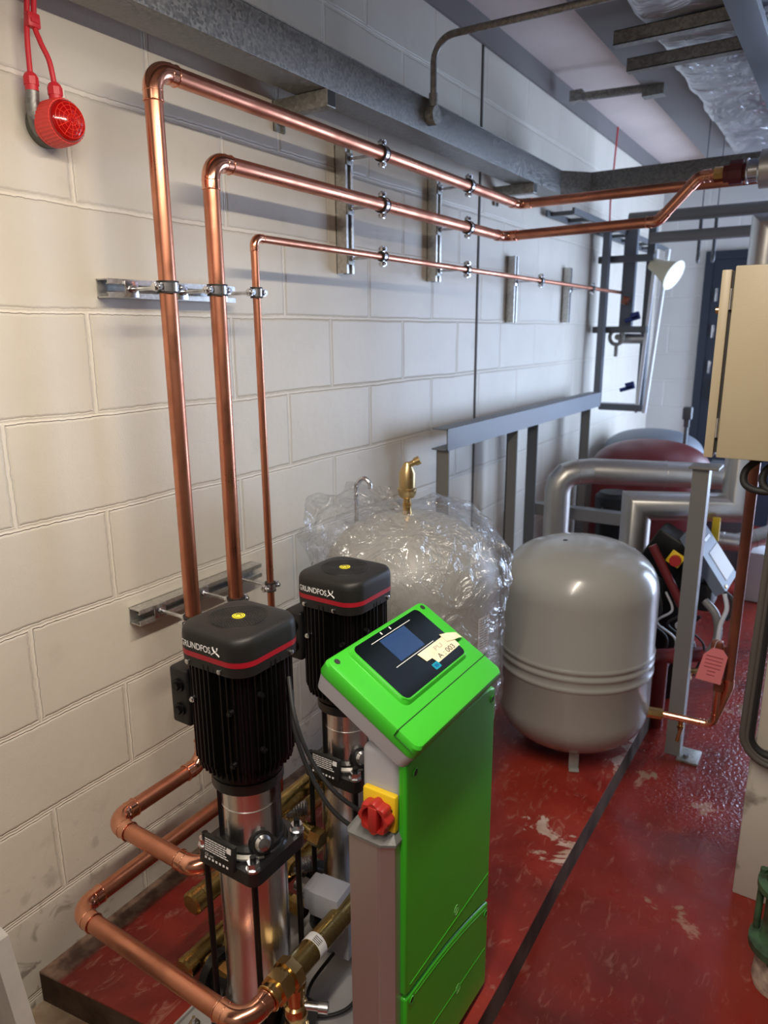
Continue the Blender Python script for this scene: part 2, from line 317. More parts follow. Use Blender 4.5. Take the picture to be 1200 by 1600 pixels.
class MB:
    def __init__(s): s.bm = bmesh.new()
    def box(s, c, size, rot=None, bev=0.0, seg=2):
        r = bmesh.ops.create_cube(s.bm, size=1.0); vs = r['verts']
        M = (rot or Matrix.Identity(3))
        for v in vs: v.co = Vector(c) + M @ Vector((v.co.x * size[0], v.co.y * size[1], v.co.z * size[2]))
        if bev:
            es = list({e for v in vs for e in v.link_edges})
            bmesh.ops.bevel(s.bm, geom=es, offset=bev, segments=seg, affect='EDGES', profile=0.5)
        return s
    def bx(s, x0, x1, y0, y1, z0, z1, bev=0.0, seg=2):
        return s.box(((x0 + x1) / 2, (y0 + y1) / 2, (z0 + z1) / 2), (abs(x1 - x0), abs(y1 - y0), abs(z1 - z0)), None, bev, seg)
    def loft(s, rings, cap0=True, cap1=True, closed=False):
        V = [[s.bm.verts.new(p) for p in r] for r in rings]; n = len(V[0])
        m = len(V)
        for i in range(m if closed else m - 1):
            a, b = V[i], V[(i + 1) % m]
            for j in range(n): s.bm.faces.new((a[j], a[(j + 1) % n], b[(j + 1) % n], b[j]))
        if not closed:
            if cap0: s.bm.faces.new(V[0][::-1])
            if cap1: s.bm.faces.new(V[-1])
        return s
    def sweep(s, pts, r, n=16, cap=True, closed=False):
        pts = [Vector(p) for p in pts]
        q = [pts[0]]
        for p in pts[1:]:
            if (p - q[-1]).length > 1e-6: q.append(p)
        if closed and (q[0] - q[-1]).length < 1e-6: q.pop()
        pts = q; rings = []; m = len(pts)
        def seg(i): return (pts[(i + 1) % m] - pts[i % m]).normalized()
        d0 = seg(0); F = frame(d0)
        for i, p in enumerate(pts):
            din = seg(i - 1) if (i > 0 or closed) else seg(0)
            dout = seg(i) if (i < m - 1 or closed) else din
            t = (din + dout).normalized()
            rr = r[i] if isinstance(r, (list, tuple)) else r
            ring = []
            for k in range(n):
                w = F @ Vector((rr * math.cos(2 * PI * k / n), rr * math.sin(2 * PI * k / n), 0))
                if i > 0 or closed: w = w - din * (w.dot(t) / max(0.3, din.dot(t))) if i > 0 else w - t * w.dot(t)
                ring.append(p + w)
            rings.append(ring)
            ax = din.cross(dout)
            if i > 0 and ax.length > 1e-7:
                F = Matrix.Rotation(math.atan2(ax.length, din.dot(dout)), 3, ax.normalized()) @ F
        return s.loft(rings, cap, cap, closed)
    def cyl(s, p0, p1, r0, r1=None, n=24, cap=True):
        p0 = Vector(p0); p1 = Vector(p1); F = frame(p1 - p0); r1 = r0 if r1 is None else r1
        return s.loft([[p + F @ Vector((r * math.cos(2 * PI * k / n), r * math.sin(2 * PI * k / n), 0)) for k in range(n)] for p, r in ((p0, r0), (p1, r1))], cap, cap)
    def lathe(s, prof, c=(0, 0, 0), F=None, n=32, cap=True):
        F = F or Matrix.Identity(3); c = Vector(c)
        return s.loft([[c + F @ Vector((max(r, 1e-4) * math.cos(2 * PI * k / n), max(r, 1e-4) * math.sin(2 * PI * k / n), z)) for k in range(n)] for r, z in prof], cap, cap)
    def prism(s, poly, c, F, h0, h1):
        c = Vector(c)
        return s.loft([[c + F @ Vector((x, y, h)) for x, y in poly] for h in (h0, h1)])
    def hexnut(s, p, d, r, h, hole=0):
        p = Vector(p); d = Vector(d).normalized()
        return s.cyl(p, p + d * h, r, n=6)
    def torus(s, c, d, R_, r, n=32, k=10):
        F = frame(d); c = Vector(c)
        return s.sweep([c + F @ Vector((R_ * math.cos(2 * PI * i / n), R_ * math.sin(2 * PI * i / n), 0)) for i in range(n)], r, k, closed=True)
    def build(s, name, m, parent=None, at=None, smooth=35):
        bmesh.ops.recalc_face_normals(s.bm, faces=s.bm.faces)
        if parent: base = WO[parent.name]
        elif at is not None: base = Vector(at)
        else:
            cs = [v.co for v in s.bm.verts]
            base = Vector(((min(c.x for c in cs) + max(c.x for c in cs)) / 2, (min(c.y for c in cs) + max(c.y for c in cs)) / 2, min(c.z for c in cs)))
        for v in s.bm.verts: v.co -= base
        me = bpy.data.meshes.new(name); s.bm.to_mesh(me); s.bm.free()
        me.materials.append(m)
        if smooth:
            me.shade_smooth(); me.set_sharp_from_angle(angle=math.radians(smooth))
        o = bpy.data.objects.new(name, me); COL.objects.link(o)
        if parent: o.parent = parent
        else: o.location = base
        WO[o.name] = base.copy()
        return o
def tag(o, label, cat, group=None, kind=None):
    o['label'] = label; o['category'] = cat
    if group: o['group'] = group
    if kind: o['kind'] = kind
    return o
def root(name, loc, label, cat, group=None):
    o = bpy.data.objects.new(name, None); o.empty_display_size = 0.05; COL.objects.link(o); o.location = loc
    WO[o.name] = Vector(loc); return tag(o, label, cat, group)
def copy_tree(o, delta=(0, 0, 0), parent=None):
    c = o.copy(); COL.objects.link(c)
    if parent: c.parent = parent
    else: c.location = o.location + Vector(delta)
    WO[c.name] = WO[o.name] + Vector(delta)
    for ch in list(o.children): copy_tree(ch, delta, c)
    return c
def struct(name, mb, m, label, cat, smooth=35):
    return tag(mb.build(name, m, None, smooth=smooth), label, cat, kind='structure')
def text(s, name, c, xd, yd, width, m, parent, ext=0.0006, height=None, cx=False):
    """flat lettering: c = lower left corner, xd/yd = reading and up directions"""
    cu = bpy.data.curves.new('lettering', 'FONT'); cu.body = s; cu.size = 1; cu.extrude = 0; cu.align_x = 'LEFT'
    t = bpy.data.objects.new('lettering', cu); me = bpy.data.meshes.new_from_object(t)
    bpy.data.objects.remove(t); bpy.data.curves.remove(cu)
    xs = [v.co.x for v in me.vertices]; ys = [v.co.y for v in me.vertices]
    sx = width / (max(xs) - min(xs)); sy = sx if height is None else height / (max(ys) - min(ys)); x0 = min(xs); y0 = min(ys)
    xd = Vector(xd).normalized(); yd = Vector(yd).normalized(); c = Vector(c); base = WO[parent.name]; nn = xd.cross(yd)
    for v in me.vertices: v.co = c + xd * ((v.co.x - x0) * sx) + yd * ((v.co.y - y0) * sy) + nn * ext - base
    me.name = name; me.materials.clear(); me.materials.append(m)
    o = bpy.data.objects.new(name, me); COL.objects.link(o); o.parent = parent; WO[o.name] = base.copy(); return o
def rrect(hx, hy, r, n=6):
    out = []
    for cx, cy, a0 in ((hx - r, hy - r, 0), (-hx + r, hy - r, 90), (-hx + r, -hy + r, 180), (hx - r, -hy + r, 270)):
        for k in range(n + 1):
            a = math.radians(a0 + 90 * k / n); out.append((cx + r * math.cos(a), cy + r * math.sin(a)))
    return out
I3 = Matrix.Identity(3)

# ------------------------------------------------------------ the room
YB = 6.4; XR = 3.0; YN = -1.6; ZC = 2.80
struct('floor', MB().bx(-0.2, XR + 0.2, YN - 0.2, YB + 0.2, -0.1, 0.0), floorm, 'red painted concrete floor, worn and wet towards the back', 'floor')
struct('wall_left', MB().bx(-0.2, 0.0, YN - 0.2, YB + 0.2, 0, ZC + 0.1), wallm, 'cream painted concrete block wall carrying the copper pipes', 'wall')
struct('wall_back', MB().bx(0.0, XR, YB, YB + 0.2, 0, ZC + 0.1), wallx, 'pale painted wall at the far end of the plant room', 'wall')
struct('wall_front', MB().bx(0.0, XR, YN - 0.2, YN, 0, ZC + 0.1), mat('grey_wall_paint', (0.30, 0.29, 0.27), 0.7), 'painted wall behind the viewer', 'wall')
w = MB()
w.bx(XR, XR + 0.2, YN - 0.2, 4.85, 0, ZC + 0.1); w.bx(XR, XR + 0.2, 6.25, YB + 0.2, 0, ZC + 0.1); w.bx(XR, XR + 0.2, 4.85, 6.25, 2.1, ZC + 0.1)
struct('wall_right', w, mat('dark_grey_wall_paint', (0.16, 0.155, 0.15), 0.7), 'painted wall on the right with an open doorway', 'wall')
struct('ceiling', MB().bx(-0.2, XR + 0.2, YN - 0.2, YB + 0.2, ZC, ZC + 0.1), ceilm, 'flat pinkish beige ceiling boards', 'ceiling')
struct('trim_1', MB().bx(0.0, 0.014, YN, YB, 2.70, ZC), beamm, 'dark timber band along the top of the block wall', 'beam')
struct('trim_2', MB().bx(0.43, 0.64, YN, YB, 2.69, ZC), beamm, 'dark ceiling beam beside the foil duct', 'beam')
struct('trim_3', MB().bx(0.0, 0.004, 3.003, 3.017, 0.0, 2.70), mat('joint_sealant', (0.07, 0.065, 0.06), 0.8), 'thin dark movement joint running up the block wall', 'joint')
struct('trim_4', MB().bx(0.43, XR, 6.02, 6.14, 2.62, ZC), beamm, 'dark cross beam at the far end of the ceiling', 'beam')
# raised plinth: painted top, bare concrete sides
pl = MB()
def plinth_poly(grow=0):
    return [(0.0, 0.712), (0.33, 0.76), (0.66, 0.80), (0.935, 0.84), (0.938, 1.3), (0.932, 1.7), (0.938, 2.5), (0.94, 3.6), (0.0, 3.6)]
body = MB()
body.prism(plinth_poly(), (0, 0, 0), I3, 0.0, 0.081)
struct('trim_5', body, kerbm, 'dirty brown bare concrete side of the raised plinth', 'plinth', smooth=0)
top = MB(); top.prism(plinth_poly(), (0, 0, 0), I3, 0.081, 0.085)
struct('floor_1', top, plinthm, 'worn red painted top of the raised plinth under the pumps and tanks', 'plinth', smooth=0)
wn_ = struct('added_window_1', MB().bx(1.55, 1.60, YB - 0.05, YB, 0.2, 2.3).bx(2.80, 2.85, YB - 0.05, YB, 0.2, 2.3).bx(1.55, 2.85, YB - 0.05, YB, 0.2, 0.25).bx(1.55, 2.85, YB - 0.05, YB, 2.25, 2.3), framegrey, 'added glowing window at the far right, out of view', 'window')  # added window, hidden from the camera, to strengthen the back light
MB().bx(1.60, 2.80, YB - 0.02, YB - 0.01, 0.25, 2.25).build('pane', mat('glowing_frosted_pane', (0.8, 0.85, 0.9), 0.5, emit=(0.6, 0.75, 1.0), estr=2.0), wn_)  # emissive pane of the added window
# door in the back wall
d1 = MB(); d1.bx(0.36, 0.42, YB - 0.03, YB, 0, 2.10).bx(1.28, 1.34, YB - 0.03, YB, 0, 2.10).bx(0.36, 1.34, YB - 0.03, YB, 2.10, 2.16)
df_ = struct('door_1', d1, navy, 'dark navy door in the far wall', 'door')
MB().bx(0.42, 1.28, YB - 0.015, YB - 0.002, 0, 2.10).build('leaf', navy, df_)
MB().bx(0.50, 0.53, YB - 0.045, YB - 0.015, 1.00, 1.18, 0.004).build('handle', zinc, df_)
for z in (1.22, 1.50, 1.78): MB().bx(0.455, 0.475, YB - 0.03, YB - 0.014, z, z + 0.1, 0.002).build('hinge', zinc, df_)

# ------------------------------------------------------------ galvanised trunking and its brackets
tr = root('cable_trunking', (0.13, 0.0, 2.183), 'galvanised steel cable trunking running along the wall above the copper pipes', 'trunking')
TX0, TX1, TZ0, TZ1 = 0.08, 0.185, 2.183, 2.283
b = MB(); b.bx(TX0, TX1, YN + 0.01, 3.50, TZ0, TZ1, 0.002); b.build('trough', galv, tr)
b = MB(); b.bx(TX0 - 0.002, TX1 + 0.003, YN + 0.01, 3.50, TZ1, TZ1 + 0.003); b.build('lid', galv_dull, tr)
b = MB()
b.prism([(TX0, 3.50), (TX1, 3.50), (0.29, 3.615), (0.29, 3.72), (0.25, 3.72)], (0, 0, 0), I3, TZ0, TZ1 + 0.003); b.build('corner_bend', galv_dull, tr)
b = MB(); b.bx(0.29, 2.2, 3.615, 3.72, TZ0, TZ1 + 0.003, 0.002); b.build('cross_trough', galv, tr)
def strut_profile(l, lip=0.008, t=0.0028, w=0.041, d=0.041):
    return None
def channel(mb, p0, p1, openD, w=0.041, d=0.041, t=0.0028, lip=0.008):
    """U channel with return lips from p0 to p1; back on p0-p1 line, opening towards openD"""
    p0 = Vector(p0); p1 = Vector(p1); a = (p1 - p0).normalized(); o = Vector(openD).normalized(); s = a.cross(o)
    L_ = (p1 - p0).length; mid = (p0 + p1) / 2
    F = Matrix((a, o, s)).transposed()
    mb.box(mid + o * t / 2, (L_, t, w), F)
    for sg in (-1, 1):
        mb.box(mid + o * d / 2 + s * sg * (w / 2 - t / 2), (L_, d, t), F)
        mb.box(mid + o * (d - t / 2) + s * sg * (w / 2 - t - lip / 2), (L_, t, lip), F)
        mb.box(mid + o * (d - 0.004) + s * sg * (w / 2 - t - lip), (L_, 0.006, t * 0.8), F)
for y, lab in ((1.70, 'galvanised cantilever arm under the trunking, between the two copper elbows'), (3.17, 'galvanised cantilever arm under the trunking where the copper pipes turn')):
    r_ = root('cantilever_bracket', (0.0, y, 2.11), lab, 'bracket', 'trunking brackets')
    m = MB(); channel(m, (0.001, y, 2.105), (0.001, y, 2.182), (1, 0, 0), d=0.01, lip=0.004); m.box((0.008, y, 2.13), (0.006, 0.03, 0.012)); m.build('wall_plate', galv_dull, r_)
    m = MB(); m.bx(0.005, 0.19, y - 0.020, y + 0.020, 2.140, 2.182, 0.002)
    m.build('arm', galv_dull, r_)
    MB().bx(0.19, 0.1915, y - 0.016, y + 0.016, 2.143, 2.179).build('open_end', rubber, r_)

# steel conduit from the trunking
c_ = root('steel_conduit', (0.20, 2.234, 2.2), 'bent steel conduit rising from the trunking and crossing under the ceiling', 'conduit')
MB().sweep(fillet([(0.202, 2.234, 2.245), (0.202, 2.234, 2.458), (1.9, 2.234, 2.43)], 0.07, 10), 0.0105).build('tube', galv_dull, c_)
m = MB(); m.cyl((0.202, 2.234, 2.262), (0.202, 2.234, 2.30), 0.0145, n=16); m.build('coupler', galv_dull, c_)
m = MB(); m.cyl((0.186, 2.234, 2.235), (0.216, 2.234, 2.235), 0.028, n=24); m.build('round_box', galv_dull, c_)

# ------------------------------------------------------------ pipes with elbows
def copper_run(name, pts, r, label, cat='pipe', bend=None, m=copper, mf=copper_new, seg_names=('tube', 'elbow')):
    pts = [Vector(p) for p in pts]; rt = root(name, pts[0], label, cat)
    bend = bend or r * 2.1
    cuts = [(0.0, 0.0)] * len(pts)
    ext = []
    for i in range(len(pts)):
        if 0 < i < len(pts) - 1:
            u = (pts[i - 1] - pts[i]).normalized(); v = (pts[i + 1] - pts[i]).normalized(); ang = math.acos(u.dot(v)); ext.append(bend / math.tan(ang / 2))
        else: ext.append(0)
    for i in range(len(pts) - 1):
        a, b = pts[i], pts[i + 1]; d = (b - a).normalized()
        MB().cyl(a + d * ext[i], b - d * ext[i + 1], r, n=32).build(seg_names[0], m, rt, smooth=50)
    for i in range(1, len(pts) - 1):
        u = (pts[i - 1] - pts[i]).normalized(); v = (pts[i + 1] - pts[i]).normalized(); sock = r * 1.05
        a = pts[i] + u * (ext[i] + sock); b = pts[i] + v * (ext[i] + sock)
        k = MB(); k.sweep(fillet([a, pts[i], b], bend, 12), r * 1.09, 32)
        for p, d in ((a, u), (b, v)):
            k.torus(p, d, r * 1.09, r * 0.075, 32, 8); k.torus(p - d * sock * 0.95, d, r * 1.075, r * 0.06, 32, 8)
        k.build(seg_names[1], mf, rt, smooth=60)
    return rt
PX = 0.165
p1 = copper_run('copper_pipe', [(0.452, 0.98, 0.484), (0.449, 0.838, 0.484), (PX, 0.838, 0.484), (PX, 1.118, 0.484), (PX, 1.118, 2.084), (PX, 3.04, 2.079), (1.16, 3.04, 2.081)], 0.0190, 'thick copper pipe, the tallest riser, running highest along the wall', bend=0.042)
p2 = copper_run('copper_pipe', [(0.664, 0.80, 0.328), (0.664, 0.728, 0.328), (PX, 0.728, 0.328), (PX, 1.266, 0.328), (PX, 1.266, 1.937), (PX, 2.90, 1.937), (0.775, 2.90, 1.945), (0.905, 2.90, 2.082), (0.965, 2.90, 2.083)], 0.0190, 'thick copper pipe, the middle riser, ending in a dogleg at the red valve', bend=0.042)
p3 = copper_run('copper_pipe', [(PX, 1.40, 0.086), (PX, 1.40, 1.785), (PX, 4.72, 1.79)], 0.0098, 'thin copper pipe, lowest of the three along the wall')

def clamp(p, axis, r, rodlen, label, plate=True, vert_strut=False):
    """pipe clamp: ring on the pipe at p, rod to the channel at x = .045"""
    p = Vector(p); ax = Vector(axis)
    rt = root('pipe_clamp', (0.045, p.y, p.z), label, 'pipe clamp', 'pipe clamps on the wall channels')
    m = MB(); w = 0.022
    F = frame(ax)
    m.lathe([(r + 0.0045, -w / 2), (r + 0.0045, w / 2), (r + 0.0015, w / 2), (r + 0.0015, -w / 2)], p, F, 32, cap=False)
    s = ax.cross(Vector((1, 0, 0))).normalized()
    m.build('band', zinc, rt)
    m = MB(); m.lathe([(r + 0.0055, -w / 2 - 0.002), (r + 0.0055, -w / 2 + 0.002)], p, F, 32); m.lathe([(r + 0.0055, w / 2 - 0.002), (r + 0.0055, w / 2 + 0.002)], p, F, 32); m.build('rubber_lining', rubber, rt)
    for sg in (-1, 1):
        e = p + s * sg * (r + 0.012)
        m = MB(); m.box(e, (0.010, 0.018, 0.018), Matrix((Vector((1, 0, 0)), s, ax)).transposed(), 0.002)
        m.build('ear', zinc, rt)
        m = MB(); m.cyl(e - Vector((0.014, 0, 0)), e + Vector((0.014, 0, 0)), 0.003, n=10); m.hexnut(e + Vector((0.006, 0, 0)), (1, 0, 0), 0.007, 0.006); m.hexnut(e - Vector((0.012, 0, 0)), (1, 0, 0), 0.0065, 0.005); m.build('bolt', zinc, rt)
    x1 = p.x - r - 0.004
    m = MB(); m.cyl((0.03, p.y, p.z), (x1, p.y, p.z), 0.0045, n=14); m.hexnut((x1 - 0.014, p.y, p.z), (1, 0, 0), 0.009, 0.012); m.hexnut((0.047, p.y, p.z), (1, 0, 0), 0.009, 0.007); m.build('rod', zinc, rt)
    if plate:
        m = MB(); m.box((0.044, p.y, p.z), (0.004, 0.036, 0.036), None, 0.001); m.build('channel_plate', zinc if not vert_strut else galv_dull, rt)
    return rt
def wall_channel(p0, p1, label, grp='steel channels on the wall'):
    m = MB(); channel(m, p0, p1, (1, 0, 0)); return tag(m.build('steel_channel', zinc_channel, None), label, 'channel', grp)
wall_channel((0.0005, 1.058, 1.656), (0.0005, 1.452, 1.656), 'horizontal slotted steel channel holding the upper riser clamps')
wall_channel((0.0005, 1.058, 0.872), (0.0005, 1.500, 0.872), 'horizontal steel channel holding the lower riser clamps behind the pumps')
wall_channel((0.0005, 1.985, 1.742), (0.0005, 1.985, 2.125), 'vertical steel channel nearest the risers, behind all three pipes')
wall_channel((0.0005, 2.575, 1.748), (0.0005, 2.575, 2.12), 'second vertical steel channel from the risers')
wall_channel((0.0005, 3.35, 1.600), (0.0005, 3.35, 1.905), 'third vertical steel channel, behind the thin pipe only')
wall_channel((0.0005, 4.14, 1.605), (0.0005, 4.14, 1.905), 'farthest vertical steel channel along the thin pipe')
for nm, z in (('upper', 1.655), ('lower', 0.875)):
    clamp((PX, 1.118, z), (0, 0, 1), 0.0185, 0, 'pipe clamp on the tallest copper riser, on the %s channel' % nm)
    clamp((PX, 1.266, z), (0, 0, 1), 0.0185, 0, 'pipe clamp on the middle copper riser, on the %s channel' % nm)
    clamp((PX, 1.40, z), (0, 0, 1), 0.0098, 0, 'small pipe clamp on the thin copper riser, on the %s channel' % nm)
for y, nm in ((1.985, 'first'), (2.575, 'second')):
    clamp((PX, y, 2.082), (0, 1, 0), 0.0185, 0, 'pipe clamp on the highest pipe at the %s vertical channel' % nm, True, True)
    clamp((PX, y, 1.937), (0, 1, 0), 0.0185, 0, 'pipe clamp on the middle pipe at the %s vertical channel' % nm, True, True)
    clamp((PX, y, 1.787), (0, 1, 0), 0.0098, 0, 'small pipe clamp on the thin pipe at the %s vertical channel' % nm, True, True)
clamp((PX, 3.35, 1.788), (0, 1, 0), 0.0098, 0, 'small pipe clamp on the thin pipe at the third vertical channel')
clamp((PX, 4.14, 1.789), (0, 1, 0), 0.0098, 0, 'small pipe clamp on the thin pipe at the farthest vertical channel')

# valve and silver insulation where the copper pipes end
v = root('pipe_valve', (1.0, 2.90, 2.08), 'dark red ball valve on the end of the dogleg copper pipe', 'valve')
m = MB(); m.cyl((0.955, 2.90, 2.083), (0.985, 2.90, 2.083), 0.025, n=8); m.build('brass_union', brass_new, v)
m = MB(); m.cyl((0.985, 2.90, 2.083), (1.06, 2.90, 2.083), 0.030, n=8); m.cyl((1.005, 2.90, 2.083), (1.045, 2.90, 2.083), 0.040, n=10); m.build('body', mat('dark_red_body', (0.10, 0.012, 0.012), 0.5), v)
m = MB(); m.cyl((1.06, 2.90, 2.083), (1.095, 2.90, 2.083), 0.037); m.torus((1.06, 2.9, 2.083), (1, 0, 0), 0.037, 0.004); m.torus((1.095, 2.9, 2.083), (1, 0, 0), 0.037, 0.004); m.build('steel_collar', zinc, v)
m = MB(); m.cyl((1.097, 2.92, 2.088), (2.4, 2.92, 2.088), 0.062, n=32); tag(m.build('insulated_pipe', alu, None), 'thick silver clad pipe running right from the red valve', 'pipe')

# ------------------------------------------------------------ lower copper loops and brass manifolds
def hex_union(rt, p, d, r, l, nm='union_nut', m_=None):
    p = Vector(p); d = Vector(d).normalized(); k = MB()
    k.cyl(p, p + d * l * 0.45, r * 1.18, n=6); k.cyl(p + d * l * 0.45, p + d * l * 0.62, r * 1.0, n=24); k.cyl(p + d * l * 0.62, p + d * l, r * 1.25, n=8)
    return k.build(nm, m_ or brass_new, rt, smooth=25)
fm = root('brass_manifold', (0.664, 0.80, 0.328), 'tarnished brass manifold pipe in front of the pumps, with a white sticker', 'manifold')
MB().cyl((0.664, 0.86, 0.328), (0.664, 1.42, 0.328), 0.025, n=36).build('tube', brass, fm)
m = MB(); m.cyl((0.664, 0.792, 0.328), (0.664, 0.812, 0.328), 0.024); m.torus((0.664, 0.795, 0.328), (0, 1, 0), 0.0245, 0.0025); m.build('socket', brass_new, fm)
hex_union(fm, (0.664, 0.812, 0.328), (0, 1, 0), 0.028, 0.055)
m = MB()
m.lathe([(0.0255, -0.011), (0.0257, -0.011), (0.0257, 0.011), (0.0255, 0.011)], (0.664, 0.935, 0.328), frame((0, 1, 0)), 40)
m.build('sticker', paper, fm)
for k in range(4):
    MB().box((0.664 + 0.0258 * math.sin(a), 0.933 + 0.004 * (k - 1.5), 0.328 + 0.0258 * math.cos(a)) if (a := 0.45) else None, (0.018, 0.0012, 0.0006), roty(0.45)).build('printed_line', ink, fm)
# drain valve under the front manifold
dv = root('drain_valve', (0.672, 0.862, 0.12), 'brass drain valve hanging under the front manifold', 'valve')
m = MB(); m.lathe([(0.022, 0.305), (0.022, 0.285), (0.019, 0.283), (0.019, 0.262), (0.024, 0.258), (0.026, 0.245), (0.024, 0.232), (0.021, 0.225), (0.021, 0.205), (0.025, 0.203), (0.025, 0.18), (0.020, 0.178), (0.020, 0.125)], (0.672, 0.862, 0), n=24); m.build('body', brass_new, dv)
m = MB(); m.cyl((0.69, 0.87, 0.255), (0.722, 0.885, 0.255), 0.008, n=16); m.cyl((0.715, 0.882, 0.255), (0.732, 0.890, 0.255), 0.0115, n=12); m.build('spindle', zinc, dv)
# upper suction brass (continues the upper loop)
um = root('brass_manifold', (0.452, 0.97, 0.484), 'highest brass manifold pipe, between the two pumps', 'manifold')
MB().cyl((0.452, 0.975, 0.484), (0.452, 1.43, 0.484), 0.023, n=28).build('tube', brass, um)
hex_union(um, (0.452, 0.985, 0.484), (0, 1, 0), 0.025, 0.05, m_=brass)
def capped(y0, x, z, r, lab, y1=1.42):
    rt = root('brass_manifold', (x, y0, z), lab, 'manifold')
    MB().cyl((x, y0, z), (x, y1, z), r, n=28).build('tube', brass, rt)
    MB().lathe([(r * 0.85, -0.006), (r * 1.06, -0.002), (r * 1.06, 0.022), (r, 0.024)], (x, y0, z), frame((0, 1, 0)), 28).build('end_cap', brass, rt)
    return rt
cm1 = capped(0.905, 0.335, 0.295, 0.026, 'capped brass pipe end left of the front pump, the higher one')
cm2 = capped(0.838, 0.375, 0.195, 0.024, 'lower capped brass pipe end beside the front pump')
def branch(rt, x, y, z, dx=0.09):
    m = MB(); m.cyl((x, y, z), (x + dx * 0.5, y, z - 0.01), 0.018, n=20); m.cyl((x + dx * 0.5, y, z - 0.01), (x + dx, y, z - 0.012), 0.022, n=6)
    m.build('branch', brass, rt, smooth=25)
branch(cm2, 0.395, 0.885, 0.19, 0.07); branch(cm2, 0.395, 1.12, 0.19); branch(cm1, 0.355, 1.13, 0.29); branch(um, 0.47, 1.14, 0.40, 0.06)
# ribbed flexible connectors reaching the rear pump
for i, (p0, p1, lab) in enumerate((((0.375, 1.12, 0.405), (0.45, 1.20, 0.41), 'ribbed steel connector with brass fittings beside the rear pump, upper one'),
                                   ((0.40, 1.10, 0.265), (0.47, 1.18, 0.27), 'ribbed steel connector with brass fittings beside the rear pump, lower one'))):
    rt = root('flexible_connector', p0, lab, 'pipe connector', 'ribbed connectors between the pumps')
    a = Vector(p0); b_ = Vector(p1); d = (b_ - a).normalized(); m = MB()
    pr = []
    for k in range(33): pr.append((0.0195 + 0.0035 * math.cos(k * PI * 0.5 * 1.0 * 2 / 2), k * 0.05 / 32))
    m.lathe([(0.016 if k % 2 else 0.021, 0.045 + k * 0.0032) for k in range(18)], a, frame(d), 24); m.build('bellows', zinc, rt)
    m = MB(); m.cyl(a, a + d * 0.045, 0.021, n=20); m.cyl(a + d * 0.01, a + d * 0.026, 0.025, n=6); m.build('fitting', brass_new, rt, smooth=25)
    m = MB(); side = a + Vector((0.02, -0.015, -0.02)); m.cyl(side, side + Vector((0.045, -0.02, -0.012)), 0.013, n=20); m.cyl(side, side + Vector((0.016, -0.007, -0.005)), 0.018, n=6); m.build('side_plug', brass_satin, rt, smooth=25)

# ------------------------------------------------------------ pumps
PAX, PAY = 0.550, 0.890
BZ = 0.085
bp_ = root('pump_base_plate', (0.57, 1.05, BZ), 'pale grey steel base plate under both pumps', 'base plate')
m = MB(); m.bx(0.40, 0.775, 0.775, 1.44, BZ, BZ + 0.026, 0.004); m.bx(0.40, 0.405, 0.775, 1.44, BZ, BZ + 0.035); m.build('plate', baseplate, bp_)
for x, y in ((0.435, 0.80), (0.745, 0.80), (0.745, 1.3)):
    m = MB(); m.cyl((x, y, BZ + 0.026), (x, y, BZ + 0.031), 0.013, n=20); m.hexnut((x, y, BZ + 0.031), (0, 0, 1), 0.009, 0.008); m.cyl((x, y, BZ + 0.03), (x, y, BZ + 0.05), 0.004, n=10); m.build('bolt', zinc, bp_)

